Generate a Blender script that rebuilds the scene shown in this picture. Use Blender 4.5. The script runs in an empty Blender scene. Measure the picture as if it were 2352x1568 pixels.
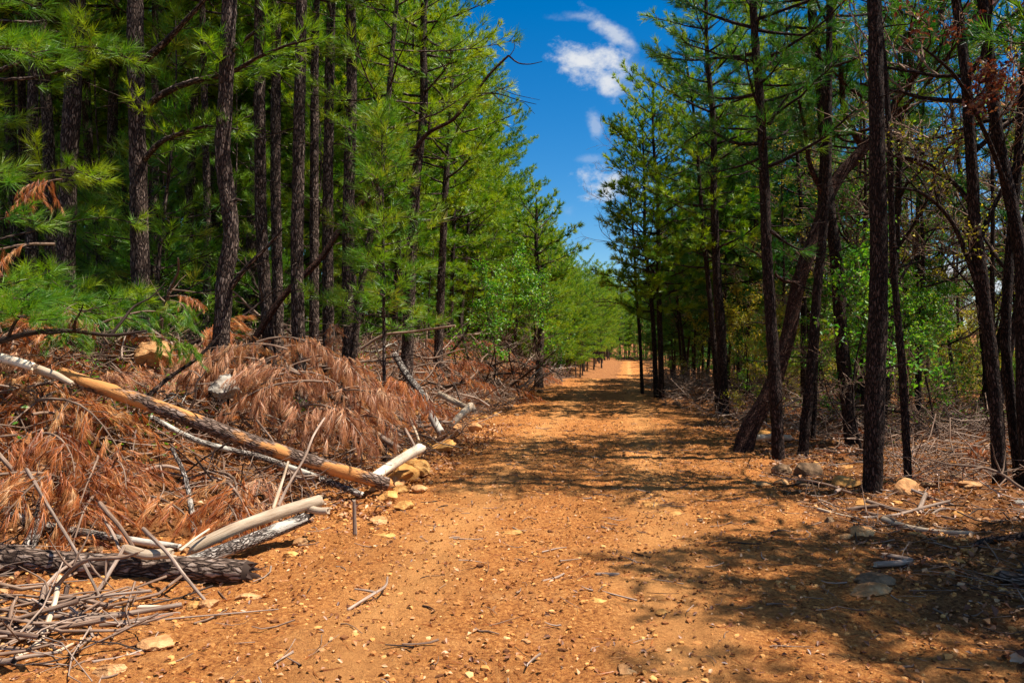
import bpy, math
import numpy as np
from mathutils import Vector, Matrix

# ------------------------------------------------------------------ camera, sky, sun, exposure
scene = bpy.context.scene
COL = scene.collection
EYE = 1.6
FPX = 1829.0          # focal length in pixels of the 2352 px wide view of the photograph
cam = bpy.data.cameras.new('camera')
cam.lens = 28.0
cam.sensor_width = 36.0
cam.clip_start = 0.05
cam.clip_end = 3000
co = bpy.data.objects.new('camera', cam)
co.location = (0, 0, EYE)
co.rotation_euler = (math.radians(90), 0, 0)
COL.objects.link(co)
scene.camera = co

SUN_EL, SUN_AZ = 63.0, 94.0      # azimuth clockwise from +Y (camera forward); 90 = right
world = bpy.data.worlds.new('World')
scene.world = world
world.use_nodes = True
wn, wl = world.node_tree.nodes, world.node_tree.links
wn.clear()


def sky_nodes():
    out = wn.new('ShaderNodeOutputWorld')
    bg = wn.new('ShaderNodeBackground')
    bg.inputs['Strength'].default_value = 0.040
    sky = wn.new('ShaderNodeTexSky')
    sky.sky_type = 'NISHITA'
    sky.sun_disc = False
    sky.sun_elevation = math.radians(SUN_EL)
    sky.sun_rotation = math.radians(SUN_AZ)
    sky.air_density = 1.0
    sky.dust_density = 0.0
    sky.ozone_density = 6.0
    hs = wn.new('ShaderNodeHueSaturation')
    hs.inputs['Hue'].default_value = 0.5
    hs.inputs['Saturation'].default_value = 1.38
    hs.inputs['Value'].default_value = 1.75
    wl.new(sky.outputs[0], hs.inputs['Color'])
    tc = wn.new('ShaderNodeTexCoord')
    nrm = wn.new('ShaderNodeVectorMath'); nrm.operation = 'NORMALIZE'
    wl.new(tc.outputs['Generated'], nrm.inputs[0])

    def math_(op, a, b=None, clamp=False):
        n = wn.new('ShaderNodeMath'); n.operation = op; n.use_clamp = clamp
        for i, v in enumerate((a, b)):
            if v is None:
                continue
            if isinstance(v, (int, float)):
                n.inputs[i].default_value = v
            else:
                wl.new(v, n.inputs[i])
        return n.outputs[0]

    def noise(scale, detail, rough, off=(0, 0, 0)):
        mp = wn.new('ShaderNodeMapping')
        mp.inputs['Location'].default_value = off
        mp.inputs['Scale'].default_value = (1, 1, 1.5)
        wl.new(nrm.outputs[0], mp.inputs[0])
        t = wn.new('ShaderNodeTexNoise')
        t.inputs['Scale'].default_value = scale
        t.inputs['Detail'].default_value = detail
        t.inputs['Roughness'].default_value = rough
        wl.new(mp.outputs[0], t.inputs['Vector'])
        return t.outputs['Fac']
    fine = noise(24, 7, 0.62)
    warp = noise(55, 6, 0.6, (3, 1, 2))
    total = None
    # small fair weather clouds: direction (view px), half width px, half height px, tilt, weight
    for (px, py, hw, hh, tilt, wgt) in [(1345, 140, 102, 46, 0.16, 1.0), (1390, 180, 62, 26, 0.85, 0.85), (1405, 70, 88, 24, 0.62, 0.62),
                                        (1330, 38, 66, 13, 0.0, 0.35), (1368, 292, 20, 42, -0.2, 0.42), (1356, 366, 34, 12, 0, 0.3),
                                        (1395, 424, 84, 42, 0.05, 1.0), (1305, 486, 22, 24, 0, 0.25), (1440, 170, 60, 60, 0, 0.3),
                                        (2215, 655, 190, 60, 0.1, 1.1), (2060, 640, 90, 36, 0, 0.8), (2330, 470, 90, 50, 0.3, 0.8),
                                        (450, 330, 150, 50, 0.1, 0.5), (900, 420, 80, 60, 0.1, 0.6)]:
        c = Vector(((px - 1176) / FPX, 1.0, (784 - py) / FPX)).normalized()
        ex = Vector((c.y, -c.x, 0)).normalized()
        ez = ex.cross(c) * 1.0
        ez = ez if ez.z > 0 else -ez
        a = ex * math.cos(tilt) - ez * math.sin(tilt)
        b = ex * math.sin(tilt) + ez * math.cos(tilt)
        k = FPX * 1.08
        sub = wn.new('ShaderNodeVectorMath'); sub.operation = 'SUBTRACT'
        wl.new(nrm.outputs[0], sub.inputs[0]); sub.inputs[1].default_value = c

        def dot(v):
            d = wn.new('ShaderNodeVectorMath'); d.operation = 'DOT_PRODUCT'
            wl.new(sub.outputs[0], d.inputs[0]); d.inputs[1].default_value = v
            return d.outputs['Value']
        da = math_('MULTIPLY', dot(a), k / hw)
        db = math_('MULTIPLY', dot(b), k / hh)
        dc = math_('MULTIPLY', dot(c), 3.0)
        r2 = math_('ADD', math_('ADD', math_('MULTIPLY', da, da), math_('MULTIPLY', db, db)), math_('MULTIPLY', dc, dc))
        r = math_('SQRT', r2)
        n1 = math_('MULTIPLY', math_('SUBTRACT', fine, 0.5), 2.9)
        n2 = math_('MULTIPLY', math_('SUBTRACT', warp, 0.5), 0.8)
        v = math_('SUBTRACT', 1.08, r)
        v = math_('ADD', math_('ADD', v, n1), n2)
        v = math_('MULTIPLY', v, 0.95, True)
        v = math_('MULTIPLY', v, wgt)
        total = v if total is None else math_('MAXIMUM', total, v)
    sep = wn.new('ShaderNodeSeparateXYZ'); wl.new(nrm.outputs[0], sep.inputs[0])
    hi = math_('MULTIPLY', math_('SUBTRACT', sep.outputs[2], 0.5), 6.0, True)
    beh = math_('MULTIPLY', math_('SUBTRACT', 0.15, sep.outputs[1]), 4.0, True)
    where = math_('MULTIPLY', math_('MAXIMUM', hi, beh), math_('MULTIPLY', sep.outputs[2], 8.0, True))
    field = math_('MULTIPLY', math_('SUBTRACT', noise(2.6, 7, 0.6, (5, 2, 1)), 0.44), 7.0, True)  # added clouds out of view, overhead and behind the camera, for neutral fill light
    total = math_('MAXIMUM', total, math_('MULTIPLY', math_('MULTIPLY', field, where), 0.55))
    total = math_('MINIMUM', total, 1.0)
    sm = wn.new('ShaderNodeMapRange'); sm.interpolation_type = 'SMOOTHSTEP'
    wl.new(total, sm.inputs['Value'])
    mix = wn.new('ShaderNodeMixRGB')
    wl.new(sm.outputs[0], mix.inputs[0])
    wl.new(hs.outputs[0], mix.inputs[1])
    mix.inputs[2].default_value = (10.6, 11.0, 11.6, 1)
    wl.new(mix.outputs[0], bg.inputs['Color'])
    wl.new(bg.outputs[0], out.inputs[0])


sky_nodes()
sl = bpy.data.lights.new('sun', 'SUN')
sl.energy = 5.0
sl.angle = math.radians(0.5)
sl.color = (1.0, 0.93, 0.82)
so = bpy.data.objects.new('sun', sl)
COL.objects.link(so)
SV = Vector((math.cos(math.radians(SUN_EL)) * math.sin(math.radians(SUN_AZ)), math.cos(math.radians(SUN_EL)) * math.cos(math.radians(SUN_AZ)), math.sin(math.radians(SUN_EL))))
so.rotation_euler = SV.to_track_quat('Z', 'Y').to_euler()
so.location = (20, 5, 40)
vs = scene.view_settings
vs.view_transform = 'Standard'
vs.look = 'None'
vs.gamma = 1.0
vs.exposure = 0.88
scene.cycles.max_bounces = 5
scene.cycles.diffuse_bounces = 2
scene.cycles.transmission_bounces = 3
scene.cycles.glossy_bounces = 2
scene.cycles.use_denoising = True
scene.cycles.sample_clamp_indirect = 6

# ------------------------------------------------------------------ noise and terrain


def _hash(ix, iy, seed):
    n = (ix.astype(np.int64) * 374761393 + iy.astype(np.int64) * 668265263 + seed * 974634777) & 0x7fffffff
    n = ((n ^ (n >> 13)) * 1274126177) & 0x7fffffff
    return ((n ^ (n >> 16)) & 0xffff) / 65535.0


def vnoise(x, y, seed=0):
    x = np.asarray(x, float); y = np.asarray(y, float)
    ix, iy = np.floor(x), np.floor(y)
    fx, fy = x - ix, y - iy
    fx = fx * fx * (3 - 2 * fx); fy = fy * fy * (3 - 2 * fy)
    a = _hash(ix, iy, seed); b = _hash(ix + 1, iy, seed); c = _hash(ix, iy + 1, seed); d = _hash(ix + 1, iy + 1, seed)
    return (a * (1 - fx) + b * fx) * (1 - fy) + (c * (1 - fx) + d * fx) * fy


def fbm(x, y, seed=0, oct=4, gain=0.5):
    s, a, t = 0.0, 1.0, 0.0
    for o in range(oct):
        s = s + a * (vnoise(np.asarray(x) * 2 ** o + 17.3 * o, np.asarray(y) * 2 ** o - 9.1 * o, seed + o) - 0.5)
        t += a
        a *= gain
    return s / t


def sstep(a, b, x):
    t = np.clip((np.asarray(x, float) - a) / (b - a), 0, 1)
    return t * t * (3 - 2 * t)


SKEW = 0.145


def bend(y):
    return 1.7 * sstep(36, 100, y)


def U_of(x, y):
    return x - SKEW * y - bend(y)


def X_of(u, y):
    return u + SKEW * y + bend(y)


def road_l(y):
    return -2.7 - 0.1 * np.sin(np.asarray(y) * 0.35) + 0.25 * sstep(40, 90, y)


def road_r(y):
    return 1.75 - 1.25 * sstep(10, 24, y) + 0.9 * sstep(34, 70, y) + 0.12 * np.sin(np.asarray(y) * 0.5 + 1)


PROF_Y = np.array([-400, 0, 20, 34, 45, 58, 72, 85, 110, 135, 165, 210, 400, 900])
PROF_Z = np.array([0.0, 0, 0.0, 0.0, -1.1, -3.0, -3.2, -2.5, -2.15, -2.25, -2.2, -2.0, 6, 26])


def terrain(x, y):
    x = np.asarray(x, float); y = np.asarray(y, float)
    u = U_of(x, y)
    z = np.interp(y, PROF_Y, PROF_Z)
    st = -2.75 - 1.7 * (1 - sstep(4.5, 8.5, y))
    t = sstep(0, 4.0 + 1.0 * (1 - sstep(6, 10, y)), st - u)
    z = z + t * (1.4 - 0.45 * sstep(26, 44, y)) + 0.02 * np.clip(-u - 8, 0, 60)
    # soft fall on the right, beyond the first trees
    z = z - 0.9 * sstep(7, 22, u) * (1 - 0.3 * sstep(60, 100, y)) - 0.06 * np.clip(u - 24, 0, 200)
    amp = 0.12 + 0.25 * sstep(0.2, 3, np.abs(u + 0.5) - 2.8)
    z = z + amp * fbm(x * 0.6, y * 0.6, 3, 3)
    z = z + (0.045 + 0.06 * sstep(0, 1.5, np.abs(u + 0.5) - 2.4)) * fbm(x * 3.1, y * 3.1, 11, 3)
    return z


def rough(x, y):
    return 0.048 * fbm(x * 5.5, y * 5.5, 21, 2) + 0.030 * fbm(x * 17, y * 17, 31, 3, 0.7)


def road_sheet(x, y):
    """height of the dirt road's sheet above the soil (negative where it has dived under)"""
    u = U_of(x, y)
    e = np.minimum(u - (road_l(y) - 1.3 - 1.3 * (1 - sstep(4, 9, y))), road_r(y) + 1.2 - u)
    return np.clip((e - (1.15 + 1.3 * fbm(x * 1.3, y * 1.3, 44, 4, 0.6))) * 0.10, -0.07, 0.022)


def surf(x, y):
    return terrain(x, y) + rough(x, y) + np.maximum(road_sheet(x, y), 0)


def gz(x, y):
    return float(terrain(x, y) + max(float(road_sheet(x, y)), 0))


def Wp(px, py, d):
    return np.array([(px - 1176) / FPX * d, d, EYE - (py - 784) / FPX * d])


def G(px, py, lift=0.0, lo=2.0, hi=120.0):
    """the ground point seen at a pixel of the photograph (marching along the ray)"""
    d = lo
    while d < hi:
        p = Wp(px, py, d)
        if p[2] <= terrain(p[0], p[1]):
            break
        d *= 1.01
    p = Wp(px, py, d)
    p[2] = gz(p[0], p[1]) + lift
    return p


# ------------------------------------------------------------------ materials
def new_mat(name):
    m = bpy.data.materials.new(name)
    m.use_nodes = True
    nt = m.node_tree
    nt.nodes.clear()
    out = nt.nodes.new('ShaderNodeOutputMaterial')
    return m, nt, out


class NT:
    def __init__(s, nt):
        s.nt = nt

    def n(s, typ, **kw):
        node = s.nt.nodes.new(typ)
        for k, v in kw.items():
            setattr(node, k, v)
        return node

    def l(s, a, b):
        s.nt.links.new(a, b)

    def ramp(s, fac, stops, interp='LINEAR'):
        r = s.n('ShaderNodeValToRGB')
        r.color_ramp.interpolation = interp
        el = r.color_ramp.elements
        while len(el) < len(stops):
            el.new(0.5)
        for e, (p, c) in zip(el, stops):
            e.position = p
            e.color = (*c, 1)
        s.l(fac, r.inputs[0])
        return r.outputs[0]

    def noise(s, vec, scale, detail=4, rough_=0.55, sc=None):
        if sc is not None:
            mp = s.n('ShaderNodeMapping')
            mp.inputs['Scale'].default_value = sc
            s.l(vec, mp.inputs[0])
            vec = mp.outputs[0]
        t = s.n('ShaderNodeTexNoise')
        t.inputs['Scale'].default_value = scale
        t.inputs['Detail'].default_value = detail
        t.inputs['Roughness'].default_value = rough_
        s.l(vec, t.inputs['Vector'])
        return t.outputs['Fac']

    def mix(s, f, a, b, mode='MIX'):
        m = s.n('ShaderNodeMixRGB', blend_type=mode)
        for i, v in ((0, f), (1, a), (2, b)):
            if isinstance(v, (int, float)):
                m.inputs[i].default_value = v
            elif isinstance(v, tuple):
                m.inputs[i].default_value = (*v, 1)
            else:
                s.l(v, m.inputs[i])
        return m.outputs[0]

    def math(s, op, a, b=0.0, clamp=False):
        m = s.n('ShaderNodeMath', operation=op, use_clamp=clamp)
        for i, v in enumerate((a, b)):
            if isinstance(v, (int, float)):
                m.inputs[i].default_value = v
            else:
                s.l(v, m.inputs[i])
        return m.outputs[0]

    def bump(s, h, strength, dist):
        b = s.n('ShaderNodeBump')
        b.inputs['Strength'].default_value = strength
        b.inputs['Distance'].default_value = dist
        s.l(h, b.inputs['Height'])
        return b.outputs[0]


def finish(t, out, col, nor, rough_=0.9, spec=0.15):
    p = t.n('ShaderNodeBsdfPrincipled')
    p.inputs['Roughness'].default_value = rough_
    p.inputs['Specular IOR Level'].default_value = spec
    if isinstance(col, tuple):
        p.inputs['Base Color'].default_value = (*col, 1)
    else:
        t.l(col, p.inputs['Base Color'])
    if nor is not None:
        t.l(nor, p.inputs['Normal'])
    t.l(p.outputs[0], out.inputs[0])


def mat_bark(name, dark, mid, light, plate=1.0, lightness=0.5, patch=None):
    m, nt, out = new_mat(name)
    t = NT(nt)
    uv = t.n('ShaderNodeUVMap').outputs[0]
    oi = t.n('ShaderNodeObjectInfo').outputs['Random']
    off = t.n('ShaderNodeVectorMath', operation='ADD')
    t.l(uv, off.inputs[0])
    cx = t.n('ShaderNodeCombineXYZ')
    t.l(t.math('MULTIPLY', oi, 37.0), cx.inputs[0]); t.l(t.math('MULTIPLY', oi, 91.0), cx.inputs[1])
    t.l(cx.outputs[0], off.inputs[1])
    v = off.outputs[0]
    nz = t.n('ShaderNodeTexNoise'); nz.inputs['Scale'].default_value = 14; nz.inputs['Detail'].default_value = 3
    t.l(v, nz.inputs['Vector'])
    wv = t.mix(0.05, v, nz.outputs['Color'], 'ADD')
    mp = t.n('ShaderNodeMapping'); mp.inputs['Scale'].default_value = (34 / plate, 11 / plate, 1)
    t.l(wv, mp.inputs[0])
    vo = t.n('ShaderNodeTexVoronoi', feature='DISTANCE_TO_EDGE'); vo.inputs['Scale'].default_value = 1.0
    t.l(mp.outputs[0], vo.inputs['Vector'])
    vc = t.n('ShaderNodeTexVoronoi'); vc.inputs['Scale'].default_value = 1.0
    t.l(mp.outputs[0], vc.inputs['Vector'])
    sep = t.n('ShaderNodeSeparateColor'); t.l(vc.outputs['Color'], sep.inputs[0])
    edge = t.math('MULTIPLY', vo.outputs['Distance'], 5.0, True)
    fine = t.noise(v, 60, 5, 0.7, (1, 0.35, 1))
    f = t.math('ADD', t.math('MULTIPLY', sep.outputs[0], 0.55), t.math('MULTIPLY', fine, 0.55))
    f = t.math('MULTIPLY', f, edge)
    col = t.ramp(f, [(0.05, dark), (lightness, mid), (0.95, light)])
    if patch is not None:
        pn = t.noise(v, 3.0, 5, 0.6, (1, 0.4, 1))
        pf = t.ramp(pn, [(patch[1], (0, 0, 0)), (patch[1] + 0.05, (1, 1, 1))])
        pc = t.mix(t.noise(v, 25, 4, 0.6, (1.5, 0.12, 1)), patch[0], tuple(c * 0.55 for c in patch[0]))
        col = t.mix(pf, col, pc)
    h = t.math('ADD', t.math('MULTIPLY', edge, 0.8), t.math('MULTIPLY', fine, 0.5))
    if patch is not None:
        h = t.mix(pf, h, t.math('ADD', 1.1, t.math('MULTIPLY', fine, 0.3)))
    finish(t, out, col, t.bump(h, 0.9, 0.02))
    return m


def mat_smooth_wood(name, a, b, c, knots=0.0):
    """weathered or peeled wood: long grain streaks along the stem"""
    m, nt, out = new_mat(name)
    t = NT(nt)
    uv = t.n('ShaderNodeUVMap').outputs[0]
    g = t.noise(uv, 30, 5, 0.65, (3.2, 0.16, 1))
    g2 = t.noise(uv, 5, 4, 0.6, (1, 0.5, 1))
    col = t.ramp(g, [(0.3, a), (0.52, b), (0.72, c)])
    col = t.mix(t.ramp(g2, [(0.42, (0, 0, 0)), (0.7, (0.7, 0.7, 0.7))]), col, a)
    oi = t.n('ShaderNodeObjectInfo').outputs['Random']
    hv = t.n('ShaderNodeHueSaturation')
    t.l(col, hv.inputs['Color'])
    t.l(t.math('ADD', t.math('MULTIPLY', oi, 0.5), 0.75), hv.inputs['Value'])
    finish(t, out, hv.outputs[0], t.bump(g, 0.6, 0.008), 0.8, 0.2)
    return m


def mat_leaf(name, stops, trans=0.35, rnd=0.16, gloss=0.04):
    m, nt, out = new_mat(name)
    t = NT(nt)
    at = t.n('ShaderNodeAttribute', attribute_name='tint')
    oi = t.n('ShaderNodeObjectInfo').outputs['Random']
    f = t.math('ADD', at.outputs['Fac'], t.math('MULTIPLY', t.math('SUBTRACT', oi, 0.5), rnd), True)
    col = t.ramp(f, stops)
    d = t.n('ShaderNodeBsdfDiffuse'); t.l(col, d.inputs[0])
    tr = t.n('ShaderNodeBsdfTranslucent')
    t.l(t.mix(1.0, col, (1.35, 1.25, 0.55), 'MULTIPLY'), tr.inputs[0])
    mx = t.n('ShaderNodeMixShader'); mx.inputs[0].default_value = trans
    t.l(d.outputs[0], mx.inputs[1]); t.l(tr.outputs[0], mx.inputs[2])
    g = t.n('ShaderNodeBsdfGlossy'); g.inputs['Roughness'].default_value = 0.45
    g.inputs[0].default_value = (0.8, 0.8, 0.8, 1)
    m2 = t.n('ShaderNodeMixShader'); m2.inputs[0].default_value = gloss
    t.l(mx.outputs[0], m2.inputs[1]); t.l(g.outputs[0], m2.inputs[2])
    t.l(m2.outputs[0], out.inputs[0])
    return m


def mat_rock(name, a, b, c, scale=6.0):
    m, nt, out = new_mat(name)
    t = NT(nt)
    tc = t.n('ShaderNodeTexCoord').outputs['Object']
    oi = t.n('ShaderNodeObjectInfo').outputs['Random']
    n1 = t.noise(tc, scale, 6, 0.65)
    n2 = t.noise(tc, scale * 6, 5, 0.7)
    f = t.math('ADD', t.math('MULTIPLY', n1, 0.7), t.math('MULTIPLY', n2, 0.3))
    col = t.ramp(f, [(0.32, a), (0.5, b), (0.66, c)])
    hv = t.n('ShaderNodeHueSaturation')
    t.l(col, hv.inputs['Color'])
    t.l(t.math('ADD', t.math('MULTIPLY', oi, 0.35), 0.8), hv.inputs['Value'])
    finish(t, out, hv.outputs[0], t.bump(f, 0.8, 0.05), 0.9, 0.15)
    return m


def mat_ground(name, road):
    m, nt, out = new_mat(name)
    t = NT(nt)
    tc = t.n('ShaderNodeTexCoord').outputs['Object']
    big = t.noise(tc, 0.55, 4, 0.6)
    med = t.noise(tc, 3.2, 5, 0.65)
    fine = t.noise(tc, 38, 6, 0.75)
    xf = t.noise(tc, 150, 4, 0.7)
    if road:
        col = t.ramp(fine, [(0.36, (0.12, 0.038, 0.014)), (0.46, (0.40, 0.145, 0.044)), (0.56, (0.56, 0.225, 0.060)), (0.68, (0.78, 0.40, 0.145))])
        pale = t.ramp(med, [(0.50, (0, 0, 0)), (0.72, (0.65, 0.65, 0.65))])
        col = t.mix(pale, col, t.mix(fine, (0.38, 0.15, 0.045), (0.80, 0.40, 0.15)))
        sx = t.n('ShaderNodeSeparateXYZ'); t.l(tc, sx.inputs[0])
        wob = t.math('MULTIPLY', t.math('SUBTRACT', big, 0.5), 0.9)
        uu = t.math('ADD', t.math('SUBTRACT', sx.outputs[0], t.math('MULTIPLY', sx.outputs[1], 0.145)), wob)
        tr1 = t.math('SUBTRACT', 1.0, t.math('MULTIPLY', t.math('ABSOLUTE', t.math('ADD', uu, 1.45)), 2.2), True)
        tr2 = t.math('SUBTRACT', 1.0, t.math('MULTIPLY', t.math('ABSOLUTE', t.math('SUBTRACT', uu, 0.25)), 2.2), True)
        trk = t.math('MULTIPLY', t.math('ADD', tr1, tr2), 0.85, True)
        col = t.mix(trk, col, t.mix(fine, (0.48, 0.195, 0.055), (0.78, 0.39, 0.14)))
        dk = t.ramp(big, [(0.36, (0.45, 0.45, 0.45)), (0.5, (0, 0, 0))])
        col = t.mix(dk, col, t.mix(fine, (0.20, 0.070, 0.022), (0.48, 0.20, 0.06)))
    else:
        col = t.ramp(fine, [(0.34, (0.055, 0.024, 0.012)), (0.46, (0.24, 0.095, 0.034)), (0.58, (0.42, 0.185, 0.068)), (0.72, (0.62, 0.34, 0.15))])
        dk = t.ramp(med, [(0.45, (0, 0, 0)), (0.65, (0.75, 0.75, 0.75))])
        col = t.mix(dk, col, t.mix(fine, (0.10, 0.036, 0.015), (0.28, 0.12, 0.05)))
    sp = t.ramp(xf, [(0.33, (1, 1, 1)), (0.42, (0, 0, 0))])
    col = t.mix(t.math('MULTIPLY', sp, 0.55), col, (0.10, 0.042, 0.018))
    h = t.math('ADD', t.math('MULTIPLY', fine, 1.0), t.math('MULTIPLY', xf, 0.6))
    finish(t, out, col, t.bump(h, 0.9, 0.035 if road else 0.05), 0.95, 0.05)
    return m


M = {}
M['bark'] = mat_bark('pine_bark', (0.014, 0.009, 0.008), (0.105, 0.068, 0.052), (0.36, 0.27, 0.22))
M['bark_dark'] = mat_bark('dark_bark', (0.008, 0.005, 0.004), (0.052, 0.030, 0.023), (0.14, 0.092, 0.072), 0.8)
M['bark_red'] = mat_bark('red_brown_bark', (0.016, 0.007, 0.005), (0.085, 0.035, 0.023), (0.20, 0.10, 0.07), 0.6)
M['bark_grey'] = mat_bark('grey_log_bark', (0.03, 0.018, 0.013), (0.20, 0.135, 0.10), (0.40, 0.31, 0.25), 1.1)
M['bark_lichen'] = mat_bark('lichened_bark', (0.03, 0.022, 0.018), (0.22, 0.17, 0.14), (0.62, 0.56, 0.48), 0.5, 0.4, ((0.66, 0.60, 0.50), 0.52))
M['peeled'] = mat_bark('peeled_trunk_wood', (0.05, 0.03, 0.02), (0.24, 0.16, 0.12), (0.42, 0.32, 0.26), 0.8, 0.5, ((0.70, 0.31, 0.10), 0.51))
M['pale'] = mat_smooth_wood('pale_wood', (0.30, 0.20, 0.12), (0.60, 0.46, 0.32), (0.80, 0.68, 0.52))
M['white'] = mat_smooth_wood('white_wood', (0.50, 0.38, 0.26), (0.84, 0.70, 0.52), (0.90, 0.82, 0.66))
M['greywood'] = mat_smooth_wood('grey_wood', (0.12, 0.075, 0.05), (0.34, 0.24, 0.18), (0.58, 0.46, 0.37))
M['twig'] = mat_smooth_wood('twig_wood', (0.07, 0.035, 0.022), (0.24, 0.15, 0.10), (0.46, 0.34, 0.26))
M['twig_dark'] = mat_smooth_wood('dark_twig_wood', (0.012, 0.008, 0.006), (0.06, 0.036, 0.026), (0.15, 0.10, 0.075))
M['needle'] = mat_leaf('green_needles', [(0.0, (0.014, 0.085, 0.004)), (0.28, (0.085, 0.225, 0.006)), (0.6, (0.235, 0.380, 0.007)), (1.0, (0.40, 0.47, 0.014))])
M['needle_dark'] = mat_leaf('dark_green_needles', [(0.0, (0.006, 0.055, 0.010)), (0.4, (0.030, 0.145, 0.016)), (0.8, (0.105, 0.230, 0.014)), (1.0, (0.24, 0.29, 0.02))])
M['needle_bright'] = mat_leaf('fresh_green_needles', [(0.0, (0.025, 0.12, 0.007)), (0.4, (0.085, 0.235, 0.009)), (0.8, (0.20, 0.34, 0.013)), (1.0, (0.36, 0.33, 0.03))])
M['brown'] = mat_leaf('dead_needles', [(0.0, (0.20, 0.046, 0.010)), (0.4, (0.44, 0.125, 0.028)), (0.75, (0.62, 0.23, 0.065)), (1.0, (0.74, 0.42, 0.18))], 0.25, 0.6)
M['tan'] = mat_leaf('tan_dead_needles', [(0.0, (0.28, 0.10, 0.045)), (0.4, (0.52, 0.23, 0.11)), (0.75, (0.68, 0.37, 0.20)), (1.0, (0.80, 0.54, 0.33))], 0.25, 0.2)
M['leaf_green'] = mat_leaf('fresh_leaves', [(0.0, (0.03, 0.16, 0.012)), (0.5, (0.11, 0.32, 0.020)), (1.0, (0.30, 0.42, 0.03))], 0.45)
M['leaf_yellow'] = mat_leaf('young_yellow_leaves', [(0.0, (0.10, 0.17, 0.015)), (0.5, (0.32, 0.33, 0.025)), (0.85, (0.55, 0.42, 0.04)), (1.0, (0.50, 0.20, 0.03))], 0.5)
M['leaf_red'] = mat_leaf('dry_oak_leaves', [(0.0, (0.06, 0.010, 0.008)), (0.7, (0.14, 0.026, 0.016)), (1.0, (0.42, 0.24, 0.16))], 0.3)
M['litter'] = mat_leaf('leaf_litter', [(0.0, (0.11, 0.034, 0.014)), (0.45, (0.30, 0.115, 0.042)), (0.85, (0.52, 0.25, 0.10)), (1.0, (0.68, 0.42, 0.22))], 0.1)
M['rock_orange'] = mat_rock('orange_sandstone', (0.28, 0.11, 0.030), (0.56, 0.27, 0.075), (0.72, 0.42, 0.15))
M['rock_tan'] = mat_rock('tan_sandstone', (0.24, 0.105, 0.042), (0.50, 0.25, 0.10), (0.70, 0.44, 0.21))
M['rock_grey'] = mat_rock('grey_rock', (0.14, 0.11, 0.08), (0.34, 0.30, 0.25), (0.56, 0.53, 0.47))
M['rock_dark'] = mat_rock('dark_rock', (0.06, 0.035, 0.02), (0.20, 0.12, 0.065), (0.40, 0.25, 0.14))
M['road'] = mat_ground('road_dirt', True)
M['floor'] = mat_ground('forest_soil', False)


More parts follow.
